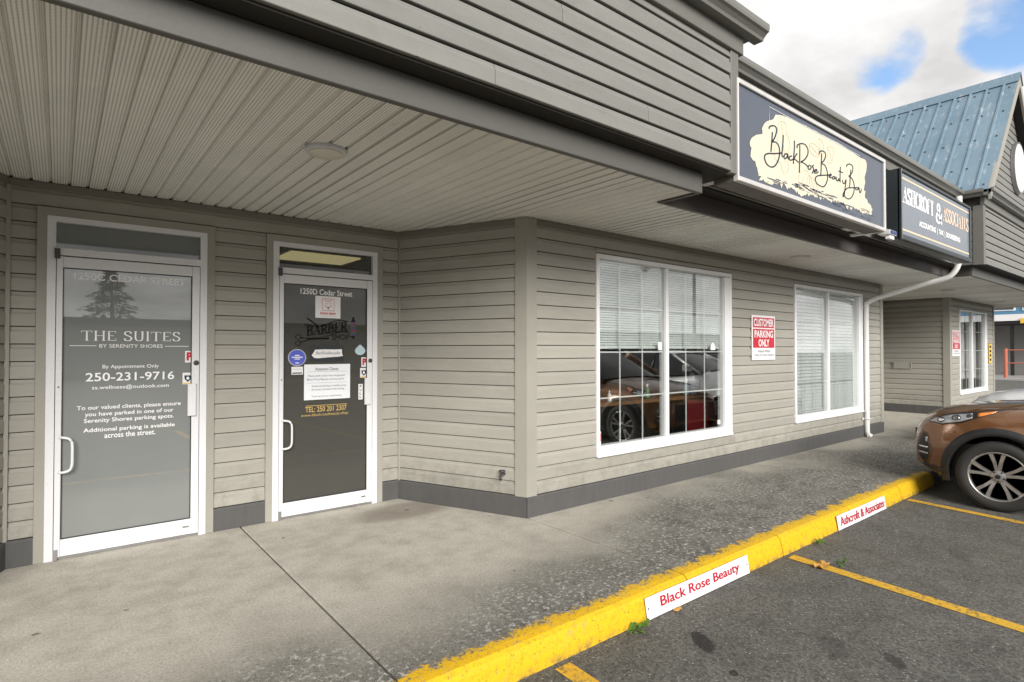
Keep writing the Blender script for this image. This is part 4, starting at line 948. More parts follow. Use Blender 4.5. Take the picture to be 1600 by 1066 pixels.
panel('rule', X0 + .05, X1 - .06, Z1 - .105, Z1 - .085, 2.2105, 'gold_line', sg2); panel('rule', X0 + .05, X1 - .06, Z0 + .105, Z0 + .125, 2.2105, 'gold_line', sg2)
for x_ in (7.5, 9.6): MB().box(x_, x_ + .12, 2.361, 2.555, 2.80, 2.86).build('bracket', 'cabinet_black', sg2)
fl = thing('flood_light', 'small white sensor light between the two canopy sign cabinets', 'light', (6.9, 2.2, 2.63))
MB().loft([[(6.74, 2.15, 2.655), (6.93, 2.15, 2.655), (6.93, 2.15, 2.70), (6.74, 2.15, 2.70)], [(6.76, 2.27, 2.665), (6.91, 2.27, 2.665), (6.91, 2.27, 2.735), (6.76, 2.27, 2.735)]]).build('housing', 'sign_white', fl)
MB().box(6.755, 6.915, 2.140, 2.1495, 2.662, 2.693).build('lens', 'stripe_blue', fl)
MB().box(6.77, 6.90, 2.16, 2.20, 2.612, 2.645).build('lamp_head', 'sign_white', fl); MB().box(6.825, 6.845, 2.19, 2.20, 2.64, 2.66).build('stem', 'steel', fl)
MB().box(6.80, 6.87, 2.271, 2.555, 2.70, 2.72).build('arm', 'sign_white', fl)

# ------------------------------------------------------------------ downspout
ds = MB().tube(catmull([(10.50, 2.44, 3.74), (10.50, 2.44, 2.90), (10.50, 2.46, 2.72), (10.50, 2.52, 2.60), (10.50, 2.62, 2.53), (10.50, 2.90, 2.46), (10.50, 3.40, 2.33), (10.50, 3.58, 2.28), (10.50, 3.68, 2.22), (10.50, 3.705, 2.12), (10.50, 3.705, 1.0), (10.50, 3.705, .09), (10.50, 3.68, .035), (10.50, 3.64, .012)], 5), .040, 12).build('downspout', 'pipe', bld, True)
for z in (2.16, .30):
    MB().tube([(10.455, 3.742, z), (10.452, 3.70, z), (10.47, 3.66, z), (10.50, 3.655, z), (10.53, 3.66, z), (10.548, 3.70, z), (10.545, 3.742, z)], .007, 6).box(10.41, 10.452, 3.735, 3.748, z - .02, z + .02).build('pipe_clip', 'pipe', ds)
# hose tap on the angled wall, access panel in the far recess
an = math.atan2(D2 - D1, 3.163 - 2.602); q = Vector((2.602, D1, 0)) + Vector((math.cos(an), math.sin(an), 0)) * 1.19; o_ = Vector((math.sin(an), -math.cos(an), 0))
tap = MB().tube([q + o_ * .012 + Vector((0, 0, .36)), q + o_ * .06 + Vector((0, 0, .36)), q + o_ * .085 + Vector((0, 0, .345)), q + o_ * .09 + Vector((0, 0, .315))], [.013, .013, .014, .013], 10)
tap.lathe([(.028, 0), (.030, .004), (.030, .008), (.028, .012)], 12, tuple(q + o_ * .06 + Vector((0, 0, .385)))); tap.tube([q + o_ * .06 + Vector((0, 0, .36)), q + o_ * .06 + Vector((0, 0, .392))], .007, 8)
tag(tap.build('hose_tap', 'dark_grey', None, True), 'small dark outdoor hose tap low on the angled siding wall', 'tap')
ap = thing('access_panel', 'blank beige cover plate on the siding in the far recess', 'panel', (15.29, 4.65, 1.0))
MB().box(15.262, 15.281, 4.46, 4.84, 1.01, 1.165).build('plate', 'siding', ap); MB().box(15.258, 15.2615, 4.47, 4.49, 1.03, 1.15).box(15.258, 15.2615, 4.81, 4.83, 1.03, 1.15).build('catch', 'frieze', ap)

# ------------------------------------------------------------------ ceiling lights
for (x_, y_, lab) in ((1.19, 3.21, 'round flush ceiling light in the soffit in front of the shop doors'), (7.17, 3.26, 'round flush ceiling light in the soffit above the wall parking sign'), (13.37, 3.30, 'round flush ceiling light in the soffit by the far recess'), (17.6, 3.35, 'round flush ceiling light in the soffit by the farthest window')):
    cl_ = thing('ceiling_light', lab, 'light', (x_, y_, ZS), 'flush lights along the soffit')
    MB().lathe([(.118, .008), (.118, -.012), (.110, -.020), (.100, -.022)], 32, (x_, y_, ZS)).build('rim', 'lens_rim', cl_, True)
    MB().lathe([(.100, -.0215), (.096, -.027), (.05, -.031), (.001, -.032)], 32, (x_, y_, ZS)).build('lens', 'lens', cl_, True)

# ------------------------------------------------------------------ wall and kerb signs
def parking_sign(x0, z0, label, y=D2 - .028):
    s = thing('parking_sign', label, 'sign', (x0 + .3, y, z0), 'customer parking signs on the wall')
    x1, z1 = x0 + .597, z0 + .578
    MB().bevbox(x0, x1, y - .006, y, z0, z1, .0015).build('plate', 'sign_white', s)
    panel('red_field', x0 + .025, x1 - .025, z0 + .418, z1 - .028, y - .0075, 'sign_red', s); panel('red_field', x0 + .025, x1 - .025, z0 + .158, z0 + .402, y - .0075, 'sign_red', s)
    text('lettering', 'CUSTOMER', x0 + .045, x1 - .045, z0 + .435, z0 + .535, y - .0088, 'sign_white', s, .03)
    text('lettering', 'PARKING', x0 + .06, x1 - .06, z0 + .290, z0 + .385, y - .0088, 'sign_white', s, .03); text('lettering', 'ONLY', x0 + .16, x1 - .16, z0 + .175, z0 + .270, y - .0088, 'sign_white', s, .03)
    text('small_lettering', 'Violators Will Be', x0 + .14, x1 - .14, z0 + .098, z0 + .134, y - .0075, 'letter_grey', s, .004); text('small_lettering', 'Towed At Owners Expense', x0 + .04, x1 - .04, z0 + .045, z0 + .082, y - .0075, 'letter_grey', s, .004)
parking_sign(6.877, 1.314, 'red and white customer parking only sign between the two near windows')
parking_sign(15.43, 1.30, 'red and white parking sign beside the far window past the downspout')
ys = thing('caution_sign', 'narrow yellow upright sign at the right of the far window', 'sign', (18.72, D2, 1.1))
MB().box(18.55, 18.84, D2 - .034, D2 - .028, 1.10, 1.60).build('plate', 'yellow_sign', ys)
for k in range(4): MB().box(18.62, 18.77, D2 - .0365, D2 - .0345, 1.16 + k * .11, 1.22 + k * .11).build('print', 'letter_black', ys)
def kerb_sign(x0, x1, s_, label, tx0, tx1):
    k = thing('kerb_sign', label, 'sign', ((x0 + x1) / 2, 2.13, RZ), 'reserved bay plates on the kerb')
    lean = lambda z: 2.128 + (z - RZ) * .16
    za, zb = RZ + .006, RZ + .128
    n = 10; A_ = []; B_ = []
    for i in range(n + 1):
        x_ = x0 + (x1 - x0) * i / n; bow = -.004 * math.sin(PI * i / n) - (.003 if i in (0, n) else 0)
        A_.append((x_, lean(za) + bow, za)); B_.append((x_, lean(zb) + bow, zb))
    mb = MB(); mb.add(A_ + B_ + [(a, b + .004, c) for a, b, c in A_] + [(a, b + .004, c) for a, b, c in B_],
        [(i, i + 1, n + 2 + i, n + 1 + i) for i in range(n)] + [(2 * n + 2 + i, 3 * n + 3 + i, 3 * n + 4 + i, 2 * n + 3 + i) for i in range(n)] + [(n + 1 + i, n + 2 + i, 3 * n + 4 + i, 3 * n + 3 + i) for i in range(n)] + [(i, 2 * n + 2 + i, 2 * n + 3 + i, i + 1) for i in range(n)] + [(0, n + 1, 3 * n + 3, 2 * n + 2), (n, 3 * n + 2, 4 * n + 3, 2 * n + 1)])
    mb.build('plate', 'sign_white', k)
    o = text('lettering', s_, tx0, tx1, za + .028, zb - .018, 0, 'letter_red', k, .012)
    for v in [v_ for w_ in (o if isinstance(o, list) else [o]) for v_ in w_.data.vertices]: v.co.y = lean(v.co.z) - .0052 - .004 * math.sin(PI * min(1, max(0, (v.co.x - x0) / (x1 - x0))))
    for x_ in (x0 + .02, x1 - .02): MB().lathe([(.004, -.006), (.006, -.003), (.006, .004)], 8, (x_, lean(RZ + .067) - .001, RZ + .067), 'y').build('screw', 'dark_grey', k)
kerb_sign(2.715, 3.865, 'Black Rose Beauty', 'white kerb plate with red Black Rose Beauty lettering nearest the camera', 2.85, 3.74)
kerb_sign(5.375, 6.50, 'Ashcroft & Associates', 'white kerb plate with red Ashcroft lettering nearer the parked brown car', 5.43, 6.46)

# ------------------------------------------------------------------ what shows through the glass
rm = MB().box(3.25, 11.2, 3.875, 7.6, -.02, .01).build('interior_floor', 'interior_dark', bld)
MB().box(3.25, 11.2, 7.5, 7.6, 0, 2.6).box(3.2, 3.25, 3.9, 7.6, 0, 2.6).box(11.2, 11.25, 3.9, 7.6, 0, 2.6).box(7.2, 7.28, 3.9, 7.5, 0, 2.6).build('interior_wall', 'interior', bld)
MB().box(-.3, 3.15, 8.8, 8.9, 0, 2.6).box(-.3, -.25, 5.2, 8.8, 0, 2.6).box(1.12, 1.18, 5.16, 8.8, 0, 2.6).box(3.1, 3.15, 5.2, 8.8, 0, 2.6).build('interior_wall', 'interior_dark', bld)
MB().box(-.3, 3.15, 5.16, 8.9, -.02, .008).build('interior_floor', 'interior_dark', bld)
MB().box(15.5, 19.0, 7.5, 7.6, 0, 2.6).box(15.45, 15.5, 3.9, 7.6, 0, 2.6).build('interior_wall', 'interior', bld)
tl = thing('ceiling_troffer', 'lit yellowish ceiling panel seen through the transom of the dark door', 'light', (2.45, 7.1, 2.6))
MB().box(2.1, 2.95, 6.75, 7.40, 2.585, 2.60).build('diffuser', 'tube_light', tl); MB().box(2.07, 2.98, 6.72, 7.43, 2.6005, 2.65).build('housing', 'white_frame', tl)
def blind(x0, x1, zb, pitch, label, y=D2 + .085):
    b = thing('window_blind', label, 'blind', ((x0 + x1) / 2, y, zb), 'blinds in the shop windows')
    MB().box(x0, x1, y - .015, y + .03, 2.30, 2.335).build('headrail', 'blind', b)
    mb = MB(); z = 2.295
    while z > zb + .02:
        d = pitch * .42
        mb.add([(x0, y - .006, z - pitch * .93), (x1, y - .006, z - pitch * .93), (x1, y + d, z), (x0, y + d, z)], [(0, 1, 2, 3)]); z -= pitch
    mb.build('slats', 'blind', b); MB().box(x0, x1, y - .008, y + .02, zb - .01, zb + .012).build('bottom_rail', 'blind', b)
blind(4.06, 6.30, 1.47, .025, 'raised pale blind covering the upper half of the nearest window')
blind(8.10, 10.34, .53, .05, 'pale full-length blind in the window by the downspout')
cu = thing('curtain_pair', 'white hanging drapes in the far window beyond the recess', 'curtain', (17.2, D2 + .12, .55))
for a, b in ((16.1, 16.95), (17.25, 17.95)):
    n = 40; mb = MB(); mb.loft([[(a + (b - a) * i / n, D2 + .12 + .025 * math.sin(i * 1.1), z) for i in range(n + 1)] for z in (.75, 2.32)], False, False); mb.build('drape', 'curtain', cu, True)
tb = thing('work_table', 'brown wooden work table inside the nearest window', 'table', (5.6, 4.75, 0))
MB().box(4.5, 6.95, 4.4, 5.05, .80, .84).build('tabletop', 'wood', tb)
for x_ in (4.55, 6.85):
    for y_ in (4.45, 4.98): MB().box(x_, x_ + .05, y_ - .02, y_ + .03, .01, .799).build('leg', 'black', tb)
def bottle(x_, y_, r, h, mat, label, spray=False):
    b = thing('bottle', label, 'bottle', (x_, y_, .84)); MB().lathe([(r * .95, 0.001), (r, .01), (r, h * .62), (r * .45, h * .75), (r * .35, h * .8)], 14, (x_, y_, .84)).build('body', mat, b, True)
    cp = MB().lathe([(r * .42, h * .8), (r * .42, h)], 12, (x_, y_, .84))
    if spray: cp.box(x_ - .05, x_ + .02, y_ - .012, y_ + .012, .84 + h * .96, .84 + h * 1.08)
    cp.build('cap', 'sign_white', b)
bottle(6.735, 4.5, .05, .27, 'blue_liquid', 'larger blue and white spray bottle on the table inside the nearest window', True)
bottle(6.60, 4.52, .04, .20, 'blue_liquid', 'smaller blue bottle beside the spray bottle inside the nearest window')
bottle(5.75, 4.5, .035, .18, 'green_glass', 'green bottle on the table inside the nearest window')
bottle(5.05, 4.5, .025, .13, 'sign_white', 'little white bottle on the table behind the left sash')
rc = thing('tool_chest', 'dark red chest standing behind the right sash of the nearest window', 'cabinet', (6.9, 4.25, 0))
MB().bevbox(6.42, 7.15, 4.12, 4.38, .05, .79, .01).build('carcass', 'red_cabinet', rc)
for z in (.10, .33, .56): MB().bevbox(6.45, 7.12, 4.105, 4.119, z, z + .20, .004).build('drawer', 'red_cabinet', rc)
MB().box(6.45, 7.12, 4.14, 4.36, .01, .05).build('plinth', 'black', rc)

# ------------------------------------------------------------------ cars
def lerp_tab(tab, x):
    if x >= tab[0][0]: return tab[0][1]
    for (a, va), (b, vb) in zip(tab[:-1], tab[1:]):
        if x >= b: t_ = (x - b) / (a - b); t_ = t_ * t_ * (3 - 2 * t_) * .35 + t_ * .65; return vb + (va - vb) * t_
    return tab[-1][1]
def make_car(loc, label, paint_m, HW, hood, nose, tail, wb, wr, roof, suv=True):
    """local: +y forward, origin on the ground under the front axle; nose/tail = y of the ends"""
    car = thing('parked_car', label, 'car', loc, 'cars parked at the kerb', local=True)
    AR = wr + .075
    def half(y):
        t_ = max(0, (y - (nose - .62)) / .62); u_2 = max(0, ((tail + .6) - y) / .6)
        return HW * (1 - .30 * t_ ** 2.3) * (1 - .16 * u_2 ** 2.4)
    def zh(y): return lerp_tab(hood, y)
    FR = [(.0, .955), (.16, .985), (.36, 1.0), (.58, .992), (.80, .965), (.93, .925), (1.0, .84)]
    zb0 = .27 if suv else .20
    def zbot(y):
        e = max(0, (y - (nose - .35)) / .35); z = zb0 + .10 * e * e
        for ax in (0, -wb):
            if abs(y - ax) < AR: z = max(z, wr - .01 + math.sqrt(AR * AR - (y - ax) ** 2))
        return z
    def prof(y):
        w_ = half(y); top = zh(y); lo = zb0 + .10 * max(0, (y - (nose - .35)) / .35) ** 2; zb_ = zbot(y); out = []
        for f, k in FR:
            z = lo + (top - .03 - lo) * f
            if z < zb_: z = zb_ + f * .002
            front = max(0, (y - (nose - .25)) / .25); out.append((w_ * k, z))
        out.append((w_ * .62, top + .012)); out.append((w_ * .3, top + .028)); out.append((0, top + .033)); return out
    def surf(y, z):
        p_ = prof(y)
        for (w0, z0_), (w1, z1_) in zip(p_[:-1], p_[1:]):
            if z0_ <= z <= z1_ and z1_ > z0_: return w0 + (w1 - w0) * (z - z0_) / (z1_ - z0_)
        return p_[0][0] if z < p_[0][1] else p_[-2][0]
    ys_ = []
    y = nose
    while y > tail: ys_.append(y); y -= .02 if y > nose - .3 else .04
    ys_.append(tail)
    rings = []
    for y in ys_:
        p_ = prof(y); rings.append([(-a, y, z) for a, z in p_] + [(a, y, z) for a, z in reversed(p_[:-1])])
    mb = MB(); mb.loft(rings, False, False); n_ = len(rings[0])
    # rounded nose and tail closing
    for ring, yd, sg_ in ((rings[0], .035, 1), (rings[-1], -.03, -1)):
        inner = [(a * .90, ring[0][1] + yd * .8, (z - .55) * .93 + .55) for a, y_, z in ring]; inner2 = [(a * .6, ring[0][1] + yd, (z - .55) * .75 + .55) for a, y_, z in ring]
        mb.loft([ring, inner, inner2] if sg_ < 0 else [inner2, inner, ring], False, False)
        v0 = len(mb.v); mb.add(inner2, [tuple(range(n_)) if sg_ > 0 else tuple(reversed(range(n_)))])
    body = mb.build('body', paint_m, car, True)
    # underbody and wheel housings
    MB().box(-HW * .80, HW * .80, tail + .15, nose - .22, .24, .62).build('underbody', 'black', car)
    for sgn in (-1, 1):
        for ax in (0, -wb):
            n = 20; mb = MB()
            for i in range(n):
                a0, a1 = rad(-14 + 208 * i / n), rad(-14 + 208 * (i + 1) / n); q_ = []
                for a in (a0, a1):
                    yy_, zz_ = ax + math.cos(a), wr - .01 + math.sin(a)
                    def pt(R, off):
                        Y_, Z_ = ax + R * math.cos(a), wr - .01 + R * math.sin(a); Z_ = max(Z_, .2)
                        return (sgn * (surf(Y_, max(Z_, zbot(Y_) + .002)) + off), Y_, Z_)
                    q_.append([pt(AR - .015, -.05), pt(AR - .012, .012), pt(AR + .02, .016), pt(AR + (.065 if suv else .012), .010), pt(AR + (.07 if suv else .016), -.02)])
                mb.loft(q_, False, False)
            mb.build('wheel_arch', 'clad' if suv else paint_m, car, True)
            # wheel
            cx = sgn * (HW - .105)
            whl = MB().lathe([(.06, -.05), (.06, .05)], 16, (cx, ax, wr), 'x').build('wheel', 'dark_grey', car)
            tw = .105; r_i = wr * .70
            MB().lathe([(r_i, -tw + .01), (r_i + .02, -tw), (wr - .045, -tw - .006), (wr - .012, -tw + .012), (wr, -tw + .035), (wr, tw - .035), (wr - .012, tw - .012), (wr - .045, tw + .006), (r_i + .02, tw), (r_i, tw - .01), (r_i, -tw + .01)], 44, (cx, ax, wr), 'x', caps=False).build('tyre', 'rubber', whl, True)
            rm_ = MB(); so = sgn
            def RP(r, a, d): return (cx + so * (tw - .012 - d), ax + r * math.cos(a), wr + r * math.sin(a))
            N = 44
            rm_.loft([[RP(r, 2 * PI * k / N, d) for r, d in ((r_i + .004, .0), (r_i - .004, -.006), (r_i - .014, .0), (r_i - .018, .05), (r_i + .004, .06))] for k in range(N + 1)], True, False)
            rim = rm_.build('rim', 'alloy', whl, True)
            dk = MB().lathe([(.001, 0), (r_i - .01, 0)], 30, (cx + so * (tw - .085), ax, wr), 'x'); dk.build('brake_disc', 'black', whl)
            sp = MB()
            for k in range(5):
                for dlt in (-.23, .23):
                    a = 2 * PI * k / 5 + .3; ao = a + dlt; ai = a + dlt * .55
                    w0, w1 = .0145, .023
                    def C(r, ang, off, d):
                        return (cx + so * (tw - .012 - d), ax + r * math.cos(ang) - off * math.sin(ang), wr + r * math.sin(ang) + off * math.cos(ang))
                    sp.loft([[C(.045, ai, -w0, .018), C(.045, ai, w0, .018), C(.045, ai, w0 * .9, .05), C(.045, ai, -w0 * .9, .05)], [C(r_i * .6, (ai + ao) / 2, -w0 * .9, .006), C(r_i * .6, (ai + ao) / 2, w0 * .9, .006), C(r_i * .6, (ai + ao) / 2, w0, .045), C(r_i * .6, (ai + ao) / 2, -w0, .045)],
                             [C(r_i - .006, ao, -w1 * .75, .004), C(r_i - .006, ao, w1 * .75, .004), C(r_i - .006, ao, w1 * .75, .045), C(r_i - .006, ao, -w1 * .75, .045)]])
            sp.lathe([(.062, tw - .035), (.060, tw - .022), (.034, tw - .016), (.001, tw - .015)] if so > 0 else [(.062, -tw + .035), (.060, -tw + .022), (.034, -tw + .016), (.001, -tw + .015)], 20, (cx, ax, wr), 'x')
            sp.build('spokes', 'alloy', whl)
            nt_ = MB()
            for k in range(5):
                a = 2 * PI * k / 5 + .93; p0 = RP(.048, a, .012); nt_.lathe([(.010, -.006), (.009, .006)], 8, p0, 'x')
            nt_.lathe([(.022, -.004), (.020, .004)], 14, RP(0, 0, .000), 'x'); nt_.build('wheel_nuts', 'black', whl)
    def patch(name, poly, mat, off=.006, both=True, par=None, sub=6):
        for sgn in ((-1, 1) if both else (-1,)):
            pts_ = []
            for i in range(len(poly)):
                a, b = poly[i], poly[(i + 1) % len(poly)]
                for k in range(sub): t_ = k / sub; pts_.append((a[0] + (b[0] - a[0]) * t_, a[1] + (b[1] - a[1]) * t_))
            cy, cz = sum(p_[0] for p_ in pts_) / len(pts_), sum(p_[1] for p_ in pts_) / len(pts_)
            rings_ = []
            for f in (1.0, .93, .6, .25):
                o2 = -.004 if f == 1.0 else off
                rings_.append([(sgn * (surf(cy + (y_ - cy) * f, cz + (z_ - cz) * f) + o2), cy + (y_ - cy) * f + (0 if f == 1 else .002), cz + (z_ - cz) * f) for y_, z_ in pts_])
            MB().loft(rings_, True, True).build(name, mat, par or car, True)
    f = nose / .88
    def spatch(name, poly, mat, off=.006, **k): patch(name, [(y_ * (.85 if y_ > 0 else 1), z_) for y_, z_ in poly], mat, off, **k)
    if suv:
        spatch('headlight_housing', [(.735, .815), (.66, .875), (.46, .932), (.18, .972), (-.06, 1.0), (.03, .955), (.16, .915), (.32, .848), (.55, .80)], 'black', .004)
        spatch('headlight', [(.715, .822), (.65, .868), (.46, .918), (.24, .948), (.23, .90), (.34, .858), (.55, .812)], 'lamp_glass', .010)
        for (cy, cz, ry, rz, mt) in ((.57, .858, .05, .030, 'black'), (.57, .858, .034, .022, 'chrome'), (.40, .893, .055, .030, 'dark_grey'), (.40, .893, .036, .021, 'chrome'), (.27, .920, .035, .020, 'dark_grey')):
            spatch('lamp_projector', [(cy + ry * math.cos(t_ * PI / 5), cz + rz * math.sin(t_ * PI / 5)) for t_ in range(10)], mt, .0115 if mt != 'chrome' else .014, sub=2)
        spatch('hood_seam', [(.16, .975), (-.05, .998), (-.46, 1.035), (-.46, 1.041), (-.05, 1.004), (.16, .981)], 'black', .002)
        spatch('amber_marker', [(.20, .952), (.01, .982), (.06, .955), (.19, .915)], 'amber', .010)
        spatch('intake_surround', [(.868, .56), (.845, .675), (.79, .715), (.725, .70), (.68, .60), (.675, .46), (.71, .375), (.79, .36), (.85, .43)], 'brown_rim', .006)
        spatch('air_intake', [(.860, .56), (.835, .66), (.785, .695), (.735, .68), (.70, .59), (.695, .47), (.725, .395), (.785, .38), (.84, .45)], 'black', .012)
        for z in (.47, .535): spatch('intake_blade', [(.845, z), (.845, z + .016), (.71, z + .016), (.71, z)], 'chrome', .018)
        spatch('intake_lamp', [(.745, .60), (.745, .655), (.722, .655), (.722, .60)], 'lamp_glass', .018)
        spatch('lower_trim', [(.80, .375), (.62, .355), (.46, .345), (.46, .285), (.62, .285), (.80, .345)], 'clad', .010)
        MB().box(-.55, .55, nose + .02, nose + .036, .45, .72).build('grille', 'black', car)
        spatch('side_cladding', [(-.47, .30), (-.47, .42), (-wb + .47, .42), (-wb + .47, .30)], 'clad', .012, sub=14)
    else:
        patch('headlight', [(.74, .60), (.66, .68), (.42, .73), (.40, .69), (.55, .62)], 'lamp_glass', .008)
        MB().box(-.5, .5, nose + .015, nose + .036, .36, .62).build('grille', 'black', car)
    patch('door_seam', [(-.52, .45), (-.52, zh(-.52) - .05), (-.532, zh(-.52) - .05), (-.532, .45)], 'black', .003)
    patch('door_seam', [(-1.62, .45), (-1.62, zh(-1.6) - .05), (-1.632, zh(-1.6) - .05), (-1.632, .45)], 'black', .003)
    patch('door_handle', [(-1.40, .86), (-1.40, .89), (-1.58, .89), (-1.58, .86)], paint_m, .03)
    # bonnet shut-line
    # greenhouse
    cab = []; gl = MB()
    for (y, wk, z) in roof: cab.append((y, wk * HW, z))
    rings = []
    for (y, wk, z) in cab:
        zb_ = zh(y) - .02; rings.append([(-HW * .90, y, min(zb_, z)), (-wk - (HW * .90 - wk) * .12, y, zb_ + (z - zb_) * .85), (-wk * .93, y, z - .01), (-wk * .5, y, z + .012), (0, y, z + .02), (wk * .5, y, z + .012), (wk * .93, y, z - .01), (wk + (HW * .90 - wk) * .12, y, zb_ + (z - zb_) * .85), (HW * .90, y, min(zb_, z))])
    gl.loft(rings, False, False); gl.build('glasshouse', 'car_glass', car, True)
    rf = MB(); i0, i1 = 1, len(cab) - 2
    rf.loft([[(x_ * 1.005, y_, z_ + .008) for x_, y_, z_ in r[2:7]] for r in rings[i0:i1 + 1]], False, False); rf.build('roof', paint_m, car, True)
    for sgn in (-1, 1):
        for idx in ((0, 1), (2, 2), (3, 3), (len(cab) - 2, len(cab) - 1)):
            ra, rb = rings[idx[0]], rings[idx[1]]
            if idx[0] != idx[1]: P0 = Vector(ra[0 if sgn < 0 else 8]); P1 = Vector(rb[2 if sgn < 0 else 6]) if idx[0] == 0 else Vector(ra[2 if sgn < 0 else 6]); P0 = P0 if idx[0] == 0 else Vector(rb[0 if sgn < 0 else 8])
            else: P0 = Vector(ra[0 if sgn < 0 else 8]); P1 = Vector(ra[2 if sgn < 0 else 6])
            o_ = Vector((sgn * .006, 0, 0)); MB().tube([P0 + o_, (P0 + P1) / 2 + o_ * 3, P1 + o_], .028, 6).build('pillar', paint_m if idx[0] in (0, len(cab) - 2) else 'black', car, True)
        mr = MB().loft([[(sgn * (HW * .93), -.78, zh(-.7) + .04), (sgn * (HW * .93), -.72, zh(-.7) + .04), (sgn * (HW * .93), -.72, zh(-.7) + .09), (sgn * (HW * .93), -.78, zh(-.7) + .09)], [(sgn * (HW + .02), -.82, zh(-.7) + .02), (sgn * (HW + .02), -.70, zh(-.7) + .03), (sgn * (HW + .02), -.70, zh(-.7) + .15), (sgn * (HW + .02), -.82, zh(-.7) + .17)], [(sgn * (HW + .17), -.80, zh(-.7) + .03), (sgn * (HW + .17), -.73, zh(-.7) + .04), (sgn * (HW + .17), -.73, zh(-.7) + .14), (sgn * (HW + .17), -.80, zh(-.7) + .16)]])
        mr.build('side_mirror', paint_m, car)
    MB().tube([(-HW * .55, -.52, zh(-.5) + .03), (0, -.60, zh(-.5) + .06), (HW * .5, -.52, zh(-.5) + .03)], .010, 6).build('wiper', 'black', car)
    return car
make_car((8.145, 1.40, RZ), 'brown SUV parked with its nose over the end of the yellow kerb', 'brown_car', .925,
         [(.75, .80), (.68, .875), (.56, .925), (.38, .968), (.17, .998), (-.2, 1.035), (-.50, 1.07), (-1.2, 1.05), (-3.5, 1.08)], .75, -3.55, 2.67, .345,
         [(-.48, .84, 1.10), (-1.22, .72, 1.58), (-1.70, .70, 1.635), (-2.6, .69, 1.63), (-3.15, .68, 1.57), (-3.50, .74, 1.10)])
make_car((11.02, 1.48, RZ), 'white car parked just beyond the brown SUV', 'white_car', .90,
         [(.85, .82), (.76, .90), (.6, .955), (.4, 1.0), (.1, 1.05), (-.3, 1.10), (-.62, 1.13), (-1.2, 1.06), (-3.5, 1.08)], .85, -3.70, 2.65, .32,
         [(-.55, .84, 1.13), (-1.35, .70, 1.50), (-1.80, .68, 1.56), (-2.5, .67, 1.54), (-3.0, .68, 1.42), (-3.55, .76, 1.08)], False)

# ------------------------------------------------------------------ weeds, leaf
random.seed(5)
for (x_, y_, n_, lab) in ((2.60, 2.115, 16, 'green weed tuft at the foot of the kerb by the nearer kerb plate'), (4.90, 2.110, 12, 'green weed tuft at the kerb foot between the two plates'), (4.55, 1.80, 6, 'tiny green sprig growing beside the yellow bay line')):
    mb = MB()
    for k in range(n_):
        a = random.uniform(0, 2 * PI); l_ = random.uniform(.03, .085); h_ = random.uniform(.01, .045); w_ = random.uniform(.004, .009)
        bx, by = x_ + random.uniform(-.06, .06), y_ + random.uniform(-.025, .01); ca, sa = math.cos(a), math.sin(a)
        if sa > 0: sa *= .15
        mb.add([(bx - sa * w_, by + ca * w_, RZ + .002), (bx + sa * w_, by - ca * w_, RZ + .002), (bx + ca * l_ * .6 + sa * w_ * 1.4, by + sa * l_ * .6 - ca * w_ * 1.4, RZ + h_), (bx + ca * l_, by + sa * l_, RZ + h_ * .7), (bx + ca * l_ * .6 - sa * w_ * 1.4, by + sa * l_ * .6 + ca * w_ * 1.4, RZ + h_)], [(0, 1, 2, 4), (2, 3, 4)])
    tag(mb.build('weed', 'weed'), lab, 'weed', 'weeds along the kerb')
mb = MB(); n = 12
for i in range(n): pass
pts_ = [(4.40 + .085 * math.cos(2 * PI * k / 14) * (1 + .15 * (k % 2)), 1.86 + .038 * math.sin(2 * PI * k / 14) * (1 + .2 * (k % 2)), RZ + .008 + .012 * (k % 3)) for k in range(14)]
mb.add([(4.40, 1.86, RZ + .022)] + pts_, [(0, 1 + k, 1 + (k + 1) % 14) for k in range(14)])
tag(mb.build('dry_leaf', 'dry_leaf'), 'curled yellow brown dry leaf lying on the bay line', 'leaf')
pts_ = [(2.98 + .04 * math.cos(2 * PI * k / 9) * (1 + .3 * (k % 2)), 2.105 + .018 * math.sin(2 * PI * k / 9), RZ + .006 + .006 * (k % 2)) for k in range(9)]
tag(MB().add([(2.98, 2.105, RZ + .016)] + pts_, [(0, 1 + k, 1 + (k + 1) % 9) for k in range(9)]).build('dry_leaf', 'dry_leaf'), 'small reddish dry leaf at the foot of the nearer kerb plate', 'leaf')

# ------------------------------------------------------------------ beyond the building on the right
fb = thing('blue_building', 'blue two-storey building with white band seen past the end of the wall', 'building', (48, 8, RZ))
MB().box(44, 60, -4, 16, 3.55, 7.5).build('upper_wall', 'blue_wall', fb)
MB().box(46.5, 60, -4, 16, RZ, 3.0).build('lower_wall', 'grey_wall', fb)
MB().box(43.2, 60, -5, 17, 3.12, 3.50).build('fascia_band', 'vinyl', fb)
MB().box(43.4, 60, -4.8, 16.8, 2.95, 3.115).build('canopy_underside', 'dark_wall', fb)
for y_ in (5.2, 6.7, 8.2): 
    k = MB().box(43.94, 43.995, y_ - .6, y_ + .6, 3.75, 4.4).build('window', 'vinyl', fb); MB().box(43.90, 43.935, y_ - .52, y_ + .52, 3.82, 4.33).build('pane', 'car_glass', k)
for y_ in (5.0, 7.72): MB().box(43.6, 43.75, y_ - .08, y_ + .08, RZ, 2.94).build('post', 'black', fb)
MB().box(46.42, 46.49, 5.6, 7.4, RZ + .02, 2.4).build('shutter_door', 'grey_wall', fb)
yb = thing('shop_sign', 'small yellow sign on the white band of the blue building', 'sign', (43.15, 6.8, 3.0)); MB().box(43.10, 43.17, 6.2, 7.25, 2.96, 3.25).build('plate', 'yellow_sign', yb)
rl = thing('pipe_railing', 'orange pipe railing in front of the grey wall past the building', 'railing', (40, 7, RZ))
